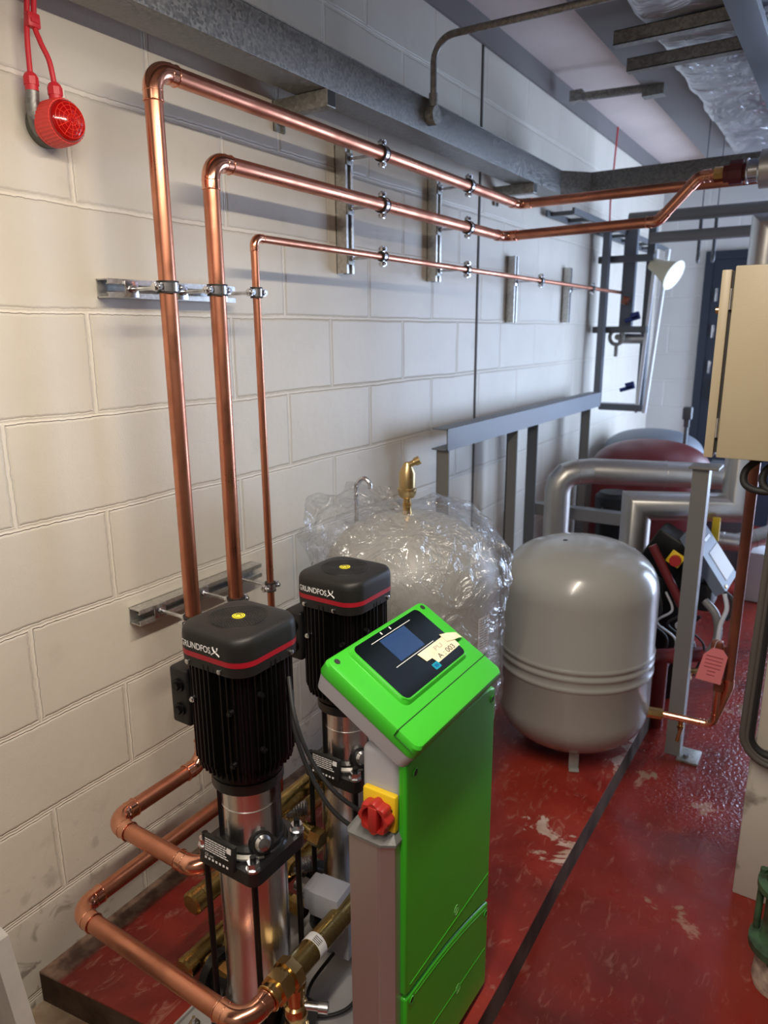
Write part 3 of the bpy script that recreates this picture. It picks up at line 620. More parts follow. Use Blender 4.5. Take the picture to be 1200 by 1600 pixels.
def make_pump(label):
    ax, ay = PAX, PAY
    rt = root('vertical_pump', (ax, ay, BZ + 0.026), label, 'pump', 'black vertical booster pumps')
    c = Vector((ax, ay, 0))
    # base casting
    m = MB(); m.prism(rrect(0.085, 0.085, 0.03), c, I3, 0.111, 0.128); m.lathe([(0.078, 0.128), (0.085, 0.15), (0.082, 0.185), (0.074, 0.20)], c, n=36)
    m.cyl((ax - 0.13, ay, 0.165), (ax + 0.12, ay, 0.165), 0.032, n=28); m.cyl((ax - 0.14, ay, 0.165), (ax - 0.12, ay, 0.165), 0.05, n=28); m.cyl((ax + 0.095, ay, 0.165), (ax + 0.115, ay, 0.165), 0.05, n=28)
    m.build('base', castiron, rt)
    m = MB(); m.lathe([(0.067, 0.195), (0.068, 0.2), (0.068, 0.540), (0.067, 0.546)], c, n=64); m.build('sleeve', steel, rt)
    # head flange, a rounded square with bolts at its corners
    h = MB(); h.prism(rrect(0.079, 0.079, 0.020), c, I3, 0.542, 0.572)
    h.lathe([(0.074, 0.570), (0.070, 0.578), (0.056, 0.584), (0.053, 0.594)], c, n=48)
    hd = h.build('head_flange', castiron, rt)
    m = MB(); m.lathe([(0.0705, 0.5805), (0.058, 0.5855)], c, n=48, cap=False)
    m = MB()
    pts = []
    for k in range(13):
        a = math.radians(-88 + 60 * k / 12); pts.append(a)
    rings = [[c + Vector((r_ * math.cos(a), r_ * math.sin(a), z)) for r_, z in ((0.060, 0.583), (0.0735, 0.577), (0.0735, 0.581), (0.060, 0.5875))] for a in pts]
    m.loft(rings); m.build('machined_face', mat('cast_silver', (0.55, 0.54, 0.50), 0.35, 0.8), rt)
    for sx, sy in ((-1, -1), (1, -1), (1, 1), (-1, 1)):
        x = ax + sx * 0.064; y = ay + sy * 0.064
        MB().cyl((x, y, 0.128), (x, y, 0.600), 0.0062, n=14).build('stay_bolt', black_gloss, rt)
        m = MB(); m.cyl((x, y, 0.572), (x, y, 0.5765), 0.0145, n=24); m.hexnut((x, y, 0.5765), (0, 0, 1), 0.0125, 0.013); m.cyl((x, y, 0.5895), (x, y, 0.599), 0.0055, n=12); m.build('nut', zinc, rt)
    # motor stool: two pillars with coupling guard
    m = MB()
    for a in (135, -60 + 105, 225, 315):
        pass
    m.lathe([(0.062, 0.712), (0.070, 0.716), (0.070, 0.736), (0.060, 0.738)], c, n=40)
    for a0, a1 in ((95, 232), (8, 50)):
        rings = [[c + Vector((r_ * math.cos(math.radians(a)), r_ * math.sin(math.radians(a)), z)) for r_, z in ((0.052, 0.578), (0.062, 0.578), (0.062, 0.716), (0.052, 0.716))] for a in [a0 + (a1 - a0) * k / 14 for k in range(15)]]
        m.loft(rings)
    m.lathe([(0.066, 0.578), (0.066, 0.590), (0.05, 0.594)], c, n=40, cap=False)
    m.build('motor_stool', castiron, rt)
    m = MB(); m.lathe([(0.054, 0.590), (0.054, 0.712)], c, n=48, cap=False); m.torus(c + Vector((0, 0, 0.668)), (0, 0, 1), 0.0545, 0.0008, 48, 6)
    m.build('coupling_guard', steel, rt)
    # vent plug
    a = math.radians(-28); p = c + Vector((0.056 * math.cos(a), 0.056 * math.sin(a), 0.602)); d = Vector((math.cos(a), math.sin(a), 0.35)).normalized()
    m = MB(); m.cyl(p - d * 0.02, p + d * 0.012, 0.023, n=24); k_ = m.build('vent_housing', castiron, rt)
    m = MB(); m.lathe([(0.016, 0.010), (0.0165, 0.017), (0.012, 0.024), (0.003, 0.026)], p, frame(d), 24); m.build('vent_plug', zinc, k_)
    # motor: finned body
    m = MB(); n = 224; prof = []
    fins = 44
    for k in range(n):
        a = 2 * PI * k / n
        sq = 1.0 / (abs(math.cos(a)) ** 5 + abs(math.sin(a)) ** 5) ** (1 / 5.0)
        base = 0.077 * (0.45 + 0.55 * sq)
        ph = (k * fins / n) % 1.0
        fin = 0.0085 if ph < 0.36 else 0.0
        prof.append((a, base + fin))
    def ring(z, s=1.0, flat=False): return [c + Vector(((0.074 if flat else r_) * s * math.cos(a), (0.074 if flat else r_) * s * math.sin(a), z)) for a, r_ in prof]
    m.loft([ring(0.778), ring(0.776, 1.0), ring(0.984)]); 
    mo = m.build('motor_body', black_gloss, rt, smooth=25)
    m = MB(); m.loft([ring(0.755, 0.93), ring(0.780, 0.985)]); m.lathe([(0.060, 0.732), (0.072, 0.742), (0.074, 0.757), (0.074, 0.775)], c, n=48); m.build('motor_flange', black_gloss, rt, smooth=25)
    for (px, py, pz, dr) in ((-0.045, -0.082, 0.905, (0, -1, 0)), (0.05, -0.083, 0.905, (0, -1, 0)), (0.05, -0.083, 0.80, (0, -1, 0)), (0.083, -0.04, 0.93, (1, 0, 0)), (0.083, -0.04, 0.82, (1, 0, 0))):
        q = c + Vector((px, py, pz)); dr = Vector(dr); m = MB(); m.cyl(q - dr * 0.004, q + dr * 0.004, 0.0055, n=14)
        m.hexnut(q + dr * 0.004, dr, 0.004, 0.003); m.build('screw', zinc if px < 0 else black_gloss, mo)
    # terminal box on the wall side
    m = MB(); m.bx(ax - 0.125, ax - 0.076, ay - 0.068, ay + 0.035, 0.828, 0.945, 0.006, 3); tb = m.build('terminal_box', black, rt)
    for z in (0.862, 0.912):
        m = MB(); m.cyl((ax - 0.098, ay - 0.066, z), (ax - 0.098, ay - 0.074, z), 0.013, n=20); m.hexnut((ax - 0.098, ay - 0.074, z), (0, -1, 0), 0.008, 0.005); m.build('gland_plug', black_gloss, tb)
    # fan cowl: rounded square hood
    m = MB(); prof = [(0.0885, 0.972), (0.0905, 0.973), (0.0915, 0.985), (0.0915, 0.995)]
    def rr(h, z, r=0.040): h *= 0.929; return [c + Vector((x, y, z)) for x, y in rrect(h, h, r * h / 0.085, 10)]
    m.loft([rr(0.0860, 0.971), rr(0.0905, 0.973), rr(0.0912, 0.986), rr(0.0915, 0.993)], cap1=False)
    m.loft([rr(0.0915, 1.002), rr(0.0913, 1.026), rr(0.0905, 1.034), rr(0.0885, 1.0395), rr(0.0855, 1.0430), rr(0.080, 1.0452), rr(0.066, 1.0475), rr(0.05, 1.0485)], cap0=False)
    hood = m.build('fan_cowl', black, rt, smooth=40)
    m = MB(); m.loft([rr(0.0918, 0.9925), rr(0.0918, 1.0025)], False, False); m.loft([rr(0.0905, 0.992), rr(0.0918, 0.9925)], False, False); m.build('red_band', redband, hood)
    m = MB()
    for j, rad in enumerate((0.018, 0.0234, 0.0288, 0.0342, 0.0396, 0.045, 0.0504)):
        nn = 20 + 6 * j
        for k in range(nn):
            a = 2 * PI * (k + 0.5 * (j % 2)) / nn; q = c + Vector((rad * math.cos(a), rad * math.sin(a), 1.0488))
            F = Matrix.Rotation(a, 3, 'Z'); m.box(q, (0.0038, 2 * PI * rad / nn * 0.66, 0.0010), F)
    m.build('vent_grille', rubber, hood)
    m = MB(); m.torus(c + Vector((0, 0, 1.0482)), (0, 0, 1), 0.055, 0.0010, 40, 6); m.build('grille_rim', black, hood)
    m = MB(); m.cyl(c + Vector((0, 0, 1.0485)), c + Vector((0, 0, 1.0500)), 0.012, n=28); ys = m.build('yellow_cap', yellow_cap_m, hood)
    m = MB(); m.torus(c + Vector((0, 0, 1.0502)), (0, 0, 1), 0.0092, 0.0006, 30, 5)
    m.sweep([c + Vector((0.005 * math.cos(t), 0.0045 * math.sin(t), 1.0503)) for t in [k * 0.35 for k in range(13)]], 0.0008, 6); m.build('arrow_mark', ink, ys)
    def wrap(o):   # bend flat lettering round the rounded corner of the cowl
        H, RC = 0.085, 0.040; xc = -(H - RC)
        for v in o.data.vertices:
            x = v.co.x
            if x < xc:
                a = (xc - x) / RC; v.co.x = xc - RC * math.sin(a); v.co.y = -(H - RC) - (RC - (v.co.y + H)) * math.cos(a)
    lt = text('GRUNDFOS', 'logo_lettering', c + Vector((-0.0650, -0.085, 1.0098)), (1, 0, 0), (0, 0, 1), 0.077, white, hood, 0.0008, 0.0120)
    bold = bpy.data.meshes.new('logo_lettering'); bmm = bmesh.new(); bmm.from_mesh(lt.data)
    g0 = list(bmm.verts) + list(bmm.edges) + list(bmm.faces)
    for dx, dz in ((0.0005, 0), (0, 0.0005), (0.0005, 0.0005)):
        d_ = bmesh.ops.duplicate(bmm, geom=g0)
        for v in d_['geom']:
            if isinstance(v, bmesh.types.BMVert): v.co.x += dx; v.co.z += dz; v.co.y -= 0.00004 * (1 + dx * 1000)
    bmm.to_mesh(lt.data); bmm.free(); wrap(lt)
    m = MB()   # crossed curved blades of the logo
    for sg in (-1, 1):
        m.sweep([c + Vector((0.0235 + sg * (0.0075 * math.sin(t) + 0.002 * math.cos(2 * t)), -0.0856 - 0.0002 * sg, 1.0165 + 0.0078 * t / 1.4)) for t in [-1.4 + 0.28 * k for k in range(11)]], 0.0012, 6)
    m.build('logo_mark', white, hood)
    for x, y, d in ((-0.050, -0.084, (0, -1, 0)), (0.03, -0.084, (0, -1, 0)), (0.084, 0.045, (1, 0, 0))):
        q = c + Vector((x, y, 0.9795)); d = Vector(d); m = MB(); m.lathe([(0.0050, 0), (0.0048, 0.0030), (0.0018, 0.0042)], q, frame(d), 16); m.build('screw', zinc, hood)
    # nameplate
    np_ = MB(); F = rotx(math.radians(-6)); q = c + Vector((-0.006, -0.0800, 0.590)); np_.box(q, (0.080, 0.010, 0.052), F, 0.0025); npo = np_.build('nameplate', black, rt)
    yd = F @ Vector((0, 0, 1)); nn = F @ Vector((0, -1, 0)); xd = Vector((1, 0, 0))
    def pt(x, z): return q + xd * x + yd * z + nn * 0.0052
    m = MB()
    rnd = random.Random(3)
    for k in range(6):
        z = 0.019 - k * 0.0047; x = -0.036
        while x < 0.016:
            w_ = rnd.uniform(0.004, 0.011); m.box(pt(x + w_ / 2, z), (w_, 0.0004, 0.0019), F); x += w_ + 0.0015
    m.box(pt(0.027, 0.015), (0.011, 0.0004, 0.011), F)
    for k in range(7): m.box(pt(-0.033 + k * 0.0095, -0.0205), (0.005, 0.0004, 0.0042), F)
    m.build('printed_lines', white, npo)
    text('CE', 'ce_mark', pt(-0.035, -0.0155) , xd, yd, 0.009, white, npo, 0.0003)
    text('EAC', 'eac_mark', pt(-0.022, -0.0155), xd, yd, 0.010, white, npo, 0.0003)
    return rt
pump = make_pump('black motor pump nearest the viewer, with red band and stainless sleeve')
pump2 = copy_tree(pump, (0.0, 0.335, 0.0)); pump2['label'] = 'black motor pump standing behind, half hidden by the green control box'

# motor cables hanging from the front pump to the control column
cb = MB(); cb.sweep(spline([(0.63, 0.93, 0.93), (0.668, 0.90, 0.87), (0.70, 0.90, 0.80), (0.75, 0.905, 0.745), (0.80, 0.93, 0.70)]), 0.0042, 10)
tag(cb.build('motor_cable', rubber, None), 'black motor cable drooping from the front pump, the upper of the pair', 'cable', 'black motor cables')
cb = MB(); cb.sweep(spline([(0.632, 0.935, 0.90), (0.662, 0.905, 0.84), (0.70, 0.90, 0.765), (0.75, 0.905, 0.70), (0.81, 0.93, 0.655)]), 0.0042, 10)
tag(cb.build('motor_cable', rubber, None), 'black motor cable drooping from the front pump, the lower of the pair', 'cable', 'black motor cables')

# pressure switch box between the pumps
ps = root('pressure_switch', (0.60, 1.07, 0.26), 'pale grey pressure switch box between the pumps', 'switch')
Fp = rotz(math.radians(6))
MB().box((0.622, 1.045, 0.340), (0.075, 0.062, 0.062), Fp, 0.004).build('housing', greyp, ps)
MB().box((0.575, 1.045, 0.338), (0.018, 0.055, 0.055), Fp, 0.003).build('flange_plate', greyp, ps)
m = MB(); m.cyl((0.53, 1.045, 0.338), (0.568, 1.045, 0.338), 0.015, n=20); m.cyl((0.545, 1.045, 0.338), (0.560, 1.045, 0.338), 0.020, n=6); m.build('stem', zinc, ps, smooth=25)
MB().box((0.63, 1.07, 0.245), (0.07, 0.05, 0.11), Fp, 0.004).build('lower_box', greyp, ps)
for z in (0.318, 0.36):
    m = MB(); m.cyl((0.567, 1.012, z), (0.567, 1.006, z), 0.004, n=10); m.build('screw', zinc, ps)
m = MB(); m.sweep(spline([(0.63, 1.05, 0.20), (0.60, 0.99, 0.135), (0.64, 0.95, 0.122), (0.70, 1.0, 0.13), (0.70, 1.08, 0.16), (0.67, 1.10, 0.21)]), 0.004, 10)
tag(m.build('sensor_cable', rubber, None), 'black looped sensor cable lying on the base plate', 'cable')
m = MB(); m.sweep(spline([(0.74, 0.98, 0.15), (0.735, 0.94, 0.118), (0.715, 0.90, 0.116), (0.70, 0.855, 0.116), (0.705, 0.82, 0.116)]), 0.0022, 8)
tag(m.build('thin_wire', rubber, None), 'thin black wire trailing on the base plate near the drain valve', 'wire')

# ------------------------------------------------------------ green control cabinet
gc = root('control_cabinet', (0.86, 1.06, BZ), 'green and grey pump control cabinet with tilted touch display, in front of the pumps', 'control cabinet')
Y0, Y1 = 0.890, 1.242
m = MB(); m.bx(0.822, 0.897, Y0, Y1, BZ + 0.01, 0.875, 0.012, 3); hs = m.build('housing', greyp, gc)
m = MB()   # lower green cover and upper green door with curved parting line
def cover(ylo, top, bot, x0=0.897, x1=0.913):
    mb = MB(); n = 14; rings = []
    F = Matrix(((0, 0, 1), (1, 0, 0), (0, 1, 0)))
    poly = []
    for k in range(n + 1): y = Y0 - 0.002 + (Y1 - Y0 + 0.004) * k / n; poly.append((y, bot(k / n)))
    for k in range(n, -1, -1): y = Y0 - 0.002 + (Y1 - Y0 + 0.004) * k / n; poly.append((y, top(k / n)))
    mb.prism(poly, (0, 0, 0), F, x0, x1)
    return mb
def bevelmod(o, w=0.006, seg=3):
    md = o.modifiers.new('bevel', 'BEVEL'); md.width = w; md.segments = seg; md.limit_method = 'ANGLE'; md.angle_limit = math.radians(40); return o
cur = lambda t: 0.388 - 0.062 * t + 0.012 * math.sin(PI * t)
o = cover(0, lambda t: 0.868 - 0.014 * t if 0.02 < t < 0.98 else 0.862 - 0.014 * t, lambda t: cur(t) + 0.0035).build('upper_door', green, gc); bevelmod(o, 0.005)
ud = o
o = cover(0, lambda t: cur(t) - 0.0035, lambda t: BZ + 0.015 + 0.02 * (1 - t)).build('lower_cover', green, gc); bevelmod(o, 0.005); lc = o
def yzprism(mb, poly, x0, x1): return mb.prism(poly, (0, 0, 0), Matrix(((0, 0, 1), (1, 0, 0), (0, 1, 0))), x0, x1)
m = MB()   # hinge strip lines on the door: a thin raised edge
m.sweep([(0.9132, Y0 + 0.012 + (Y1 - Y0 - 0.015) * k / 12, 0.400 - 0.006 * k / 12 + 0.008) for k in range(13)], 0.0007, 6)
m.sweep([(0.9132, Y0 + 0.03 + (Y1 - Y0 - 0.04) * k / 12, cur(0.08 + k / 12 * 0.9) - 0.016) for k in range(13)], 0.0006, 6)
m.sweep([(0.9132, Y0 + 0.03 + (Y1 - Y0 - 0.04) * k / 12, 0.235 - 0.03 * k / 12) for k in range(13)], 0.0006, 6)
m.build('cover_ridges', green, ud)
for y, z, par in ((0.918, 0.836, ud), (1.228, 0.828, ud), (0.908, 0.368, lc), (1.23, 0.30, lc)):
    m = MB(); m.cyl((0.9125, y, z), (0.9145, y, z), 0.0068, n=20); q = m.build('screw_hole', rubber, par)
    m = MB(); m.torus((0.914, y, z), (1, 0, 0), 0.0068, 0.0009, 24, 6); m.build('screw_rim', green, par)
for y, z, par in ((1.085, 0.425, ud), (1.10, 0.215, lc)):
    m = MB(); m.torus((0.9133, y, z), (1, 0, 0), 0.010, 0.0006, 24, 5); m.box((0.9133, y, z + 0.0), (0.001, 0.012, 0.0012), rotx(0.7)); m.build('latch_mark', mat('green_scratch', (0.18, 0.5, 0.12), 0.5), par)
# aluminium lower side cover with grey cap
m = MB(); yf = 0.858
m.prism([(0.810, Y0 + 0.02), (0.810, yf + 0.008), (0.816, yf), (0.874, yf), (0.877, yf + 0.0015), (0.880, yf), (0.902, yf + 0.012), (0.902, Y0 + 0.02)], (0, 0, 0), I3, BZ + 0.01, 0.716)
m.build('side_cover', alu_panel, gc, smooth=20)
m = MB(); 
m.prism([(0.808, Y0 + 0.012), (0.808, yf + 0.006), (0.815, yf - 0.003), (0.882, yf - 0.003), (0.905, yf + 0.011), (0.905, Y0 + 0.012)], (0, 0, 0), I3, 0.716, 0.721)
m.loft([[Vector((x, y, 0.721)) for x, y in [(0.808, Y0 + 0.012), (0.808, yf + 0.006), (0.815, yf - 0.003), (0.882, yf - 0.003), (0.905, yf + 0.011), (0.905, Y0 + 0.012)]],
        [Vector((x, y, 0.735)) for x, y in [(0.816, Y0 + 0.012), (0.816, yf + 0.022), (0.822, yf + 0.016), (0.880, yf + 0.016), (0.893, yf + 0.022), (0.898, Y0 + 0.012)]]])
m.build('side_cover_cap', greydk, gc, smooth=20)
# isolator switch
m = MB(); m.box((0.866, 0.883, 0.770), (0.066, 0.014, 0.070), None, 0.004); iso = m.build('isolator_plate', yellow, gc)
m = MB(); m.cyl((0.889, 0.877, 0.778), (0.889, 0.8755, 0.778), 0.005, n=16); m.build('lock_hole', rubber, iso)
m = MB(); kc = Vector((0.868, 0.876, 0.766)); F = frame((0, -1, 0))
rg = []
for h, s in ((0, 1.0), (0.004, 1.03), (0.016, 1.03), (0.022, 0.96)):
    rg.append([kc + F @ Vector(((0.0285 + 0.0022 * math.cos(8 * 2 * PI * k / 64)) * s * math.cos(2 * PI * k / 64), (0.0285 + 0.0022 * math.cos(8 * 2 * PI * k / 64)) * s * math.sin(2 * PI * k / 64), h)) for k in range(64)])
rg.append([kc + F @ Vector((0.022 * math.cos(2 * PI * k / 64), 0.022 * math.sin(2 * PI * k / 64), 0.022)) for k in range(64)])
rg.append([kc + F @ Vector((0.020 * math.cos(2 * PI * k / 64), 0.020 * math.sin(2 * PI * k / 64), 0.008)) for k in range(64)])
m.loft(rg); kn = m.build('rotary_knob', redknob, iso)
m = MB(); m.box(kc + Vector((0, -0.016, 0)), (0.018, 0.016, 0.046), None, 0.003); m.build('knob_grip', redknob, kn)
# neck
m = MB(); m.loft([[Vector((x, y, z)) for x, y in ((0.826, 0.905), (0.892, 0.905), (0.892, 1.20), (0.826, 1.20))] for z in (0.872,)] + [[Vector((0.800, 0.905, 0.955)), Vector((0.905, 0.905, 0.90)), Vector((0.905, 1.17, 0.90)), Vector((0.800, 1.17, 0.955))]])
bevelmod(m.build('neck', greyp, gc), 0.004)
# tilted display head: u along +Y, v down the slope, n outwards
th = math.radians(30.2)
HO = Vector((0.763, 0.875, 1.017)); Hu = Vector((0, 1, 0)); Hv = Vector((math.cos(th), 0, -math.sin(th))); Hn = Vector((math.sin(th), 0, math.cos(th)))
HF = Matrix((Hu, Hv, Hn)).transposed()      # left-handed set is handled by recalculated normals
def hp(u, v, n=0.0): return HO + Hu * u + Hv * v + Hn * n
def hpoly(mb, poly, n0, n1, taper=0.0, ctr=None):
    rings = []
    for n_, t in ((n0, 0.0), (n1, taper)):
        cu = sum(p[0] for p in poly) / len(poly); cv = sum(p[1] for p in poly) / len(poly)
        rings.append([hp(cu + (u - cu) * (1 - t), cv + (v_ - cv) * (1 - t), n_) for u, v_ in poly])
    return mb.loft(rings)
def hr(u0, u1, v0, v1, r, n=6): return [((u0 + u1) / 2 + x, (v0 + v1) / 2 + y) for x, y in rrect((u1 - u0) / 2, (v1 - v0) / 2, r, n)]
head = MB()
def hring(gr, n_, r=0.014): return [hp(u, v_, n_) for u, v_ in hr(-gr, 0.330 + gr, -0.005 - gr, 0.212 + gr, r)]
head.loft([hring(-0.020, -0.072), hring(-0.006, -0.062), hring(-0.002, -0.036), hring(-0.001, -0.028)])
hg = head.build('display_housing', greyp, gc, smooth=30)
m = MB(); m.loft([hring(0.000, -0.028), hring(0.001, -0.024), hring(0.0, -0.006), hring(-0.003, -0.001), hring(-0.008, 0.0)])
hc = m.build('display_cover', green, hg, smooth=30)
m = MB()
m.loft([[hp(u, v_, n_) for u, v_ in hr(0.052 + s, 0.290 - s, 0.000 + s, 0.146 - s, 0.016)] for n_, s in ((-0.001, 0.0), (0.004, 0.002), (0.008, 0.005))]); m.build('screen_bezel', green, hc, smooth=30)
m = MB(); hpoly(m, hr(0.060, 0.282, 0.008, 0.138, 0.012), 0.008, 0.0088); sg = m.build('screen_glass', glassblack, hc)
m = MB(); hpoly(m, [(0.126, 0.024), (0.211, 0.024), (0.211, 0.078), (0.126, 0.078)], 0.0088, 0.0092); m.build('blue_screen', lcd, sg)
m = MB()
for v_ in (0.0205, 0.0818): hpoly(m, [(0.104, v_), (0.237, v_), (0.237, v_ + 0.0011), (0.104, v_ + 0.0011)], 0.0088, 0.0092)
for u in (0.145, 0.175): hpoly(m, [(u, 0.010), (u + 0.003, 0.010), (u + 0.003, 0.016), (u, 0.016)], 0.0088, 0.0092)
m.build('white_lines', white, sg)
m = MB(); hpoly(m, hr(0.176, 0.196, 0.117, 0.130, 0.002), 0.0088, 0.0094); bl = m.build('blue_sticker', cyan, sg)
m = MB(); hpoly(m, hr(0.180, 0.192, 0.120, 0.127, 0.001), 0.0094, 0.0096); m.build('sticker_border', mat('deep_blue_ink', (0.0, 0.12, 0.30), 0.4), bl)
m = MB()   # parting line of the lower flap
m.sweep([hp(-0.001, 0.1645, 0.0002), hp(0.331, 0.1645, 0.0002)], 0.0011, 6); m.sweep([hp(-0.0012, 0.1645, 0.0), hp(-0.0012, 0.1645, -0.012), hp(-0.0012, 0.205, -0.013)], 0.0010, 6); m.build('flap_joint', mat('dark_green_gap', (0.01, 0.09, 0.006), 0.6), hc)
for u, v_ in ((0.020, 0.010), (0.312, 0.010)):
    m = MB(); m.cyl(hp(u, v_, -0.001), hp(u, v_, 0.0006), 0.0058, n=20); m.build('screw_hole', rubber, hc)
m = MB(); m.sweep([hp(0.055, 0.13, 0.0085), hp(0.066, 0.142, 0.0085)], 0.0004, 6); m.build('edge_highlight_bead', green, hc)
# paper label taped on the screen
lb = root('paper_label', hp(0.22, 0.10, 0.0095), 'cream paper label reading PU A:003 taped across the screen', 'label')
m = MB(); hpoly(m, [(0.170, 0.086), (0.268, 0.086), (0.268, 0.090), (0.286, 0.088), (0.284, 0.120), (0.196, 0.122), (0.192, 0.108), (0.174, 0.107)], 0.0096, 0.0103); m.build('paper', tape, lb)
m = MB(); rings = []
m.loft([[hp(u, v_, n_) for u, v_, n_ in ((0.262, 0.080, 0.0105), (0.285, 0.086, 0.0100), (0.315, 0.094, 0.004), (0.318, 0.110, 0.003), (0.300, 0.108, 0.010), (0.283, 0.106, 0.011), (0.262, 0.100, 0.0105))],
        [hp(u, v_, n_ + 0.001) for u, v_, n_ in ((0.262, 0.080, 0.0105), (0.285, 0.086, 0.0100), (0.315, 0.094, 0.004), (0.318, 0.110, 0.003), (0.300, 0.108, 0.010), (0.283, 0.106, 0.011), (0.262, 0.100, 0.0105))]]); m.build('tape_end', tape, lb)
text('PU', 'faint_lettering', hp(0.218, 0.1015, 0.0104), Hu, -Hv, 0.026, mat('faded_ink', (0.42, 0.37, 0.27), 0.6), lb, 0.0002, 0.009)
text('A : 003', 'lettering', hp(0.208, 0.1185, 0.0104), Hu, -Hv, 0.060, ink, lb, 0.0002, 0.0105)

# ------------------------------------------------------------ tanks
def tank_profile(r, z0, z1, dome_t, dome_b, n=16, ribs=(), rib=0.005, ex=0.80):
    pts = []
    for k in range(n + 1):
        a = -PI / 2 + PI / 2 * k / n; pts.append((r * (math.cos(a) ** 0.80 if k else 0.0), z0 + dome_b + dome_b * math.sin(a)))
    zc0 = z0 + dome_b; zc1 = z1 - dome_t
    for zr in sorted(ribs):
        for dz, dr in ((-0.012, 0), (-0.007, rib * 0.5), (-0.003, rib), (0.003, rib), (0.007, rib * 0.5), (0.012, 0)): pts.append((r + dr, zr + dz))
    for k in range(n + 1):
        a = PI / 2 * k / n; pts.append((r * (max(0, math.cos(a)) ** ex), zc1 + dome_t * math.sin(a)))
    return pts
GTX, GTY, GTR = 0.737, 2.344, 0.266
gt = root('expansion_tank', (GTX, GTY, BZ), 'smooth glossy grey expansion tank on short feet, uncovered', 'tank')
m = MB(); m.lathe(tank_profile(GTR, 0.115, 0.862, 0.165, 0.165, ribs=(0.425, 0.463, 0.490), rib=0.0045, ex=0.70), (GTX, GTY, 0), n=96); m.build('shell', tankgrey, gt, smooth=50)
for k in range(3):
    a = math.radians(-66 + 120 * k); p = Vector((GTX + 0.17 * math.cos(a), GTY + 0.17 * math.sin(a), 0)); F = rotz(a)
    m = MB(); m.box(p + Vector((0, 0, 0.125)), (0.008, 0.034, 0.078), F, 0.002); m.box(p + F @ Vector((0.012, 0, 0.090)), (0.030, 0.034, 0.006), F, 0.002); m.build('foot', tankgrey, gt)
m = MB(); m.cyl((GTX - 0.045, GTY - 0.03, 0.846), (GTX - 0.045, GTY - 0.03, 0.862), 0.008, n=16); m.build('valve_stub', black, gt)
# wrapped tank
WX, WY, WR = 0.425, 1.722, 0.262
wt = root('expansion_tank', (WX, WY, BZ), 'pale grey expansion tank still wrapped in clear polythene', 'tank')
m = MB(); m.lathe(tank_profile(WR, 0.29, 1.045, 0.20, 0.16, ribs=(0.585, 0.615, 0.645), rib=0.0045), (WX, WY, 0), n=96); m.build('shell', tankgrey2, wt, smooth=50)
for k in range(3):
    a = math.radians(-66 + 120 * k); p = Vector((WX + 0.17 * math.cos(a), WY + 0.17 * math.sin(a), 0)); F = rotz(a)
    m = MB(); m.box(p + Vector((0, 0, 0.205)), (0.008, 0.034, 0.24), F, 0.002); m.box(p + F @ Vector((0.012, 0, 0.088)), (0.030, 0.034, 0.006), F, 0.002); m.build('foot', tankgrey2, wt)
# rating label
lab = MB(); a0 = math.radians(-9); n = 8
rings = []
for k in range(n + 1):
    a = a0 + (k / n - 0.5) * 0.20; rr_ = WR + 0.0012
    rings.append([Vector((WX + r_ * math.cos(a), WY + r_ * math.sin(a), z)) for r_, z in ((rr_, 0.690), (rr_ + 0.0008, 0.690), (rr_ + 0.0008, 0.800), (rr_, 0.800))])
lab.loft(rings); wl = lab.build('rating_label', paper, wt)
m = MB(); rnd = random.Random(5)
for k in range(12):
    z = 0.793 - k * 0.0075
    for a in (a0 - 0.05, a0 + 0.03):
        w_ = rnd.uniform(0.010, 0.020); m.box((WX + (WR + 0.0023) * math.cos(a), WY + (WR + 0.0023) * math.sin(a), z), (0.0005, w_, 0.0022), rotz(a))
m.build('printed_lines', mat('grey_print', (0.3, 0.3, 0.3), 0.6), wl)
# polythene bag
m = MB(); rings = []; nA = 240; nZ = 130
def crease(p):
    q = p + Vector((noise.noise(p * 6), noise.noise(p * 6 + Vector((9, 0, 0))), noise.noise(p * 6 + Vector((0, 7, 0))))) * 0.05
    a = 1 - abs(noise.noise(Vector((q.x * 7, q.y * 7, q.z * 10)))) * 2.6; b2 = 1 - abs(noise.noise(q * 16 + Vector((3, 3, 3)))) * 2.4; c3 = 1 - abs(noise.noise(q * 34)) * 2.2
    return max(0, a) ** 3 + 0.5 * max(0, b2) ** 3 + 0.22 * max(0, c3) ** 2
for i in range(nZ + 1):
    t = i / nZ
    if t < 0.50:
        z = 0.50 + (0.87 - 0.50) * t / 0.50; r0 = WR + 0.012
    else:
        a = (t - 0.50) / 0.50 * (PI / 2) * 0.955; z = 0.87 + 0.190 * math.sin(a); r0 = (WR + 0.012) * (math.cos(a) ** 0.72)
    ring_ = []
    for k in range(nA):
        th_ = 2 * PI * k / nA; d = Vector((math.cos(th_), math.sin(th_), 0)); p = Vector((WX, WY, z)) + d * r0
        up = min(1, max(0, (t - 0.30) / 0.25)); tip = min(1, max(0, (1 - t) / 0.12))
        out = crease(p) * (0.0045 + 0.0085 * up) * (0.3 + 0.7 * tip) + 0.003
        for ca, cz, ch, cw in ((math.radians(2), 0.93, 0.034, 0.26), (math.radians(198), 1.00, 0.095, 0.36), (math.radians(240), 1.00, 0.035, 0.4), (math.radians(75), 1.02, 0.03, 0.5), (math.radians(300), 0.97, 0.018, 0.4)):
            da = (th_ - ca + PI) % (2 * PI) - PI
            out += ch * math.exp(-(da / cw) ** 2 - ((z - cz) / 0.09) ** 2) * (1 + 0.5 * noise.noise(p * 25))
        nd = (d * (1 if t < .5 else math.cos((t - .5) * 2.6)) + Vector((0, 0, 0 if t < .5 else math.sin((t - .5) * 2.6)))).normalized()
        ring_.append(p + nd * out)
    rings.append(ring_)
m.loft(rings, cap0=False, cap1=False)
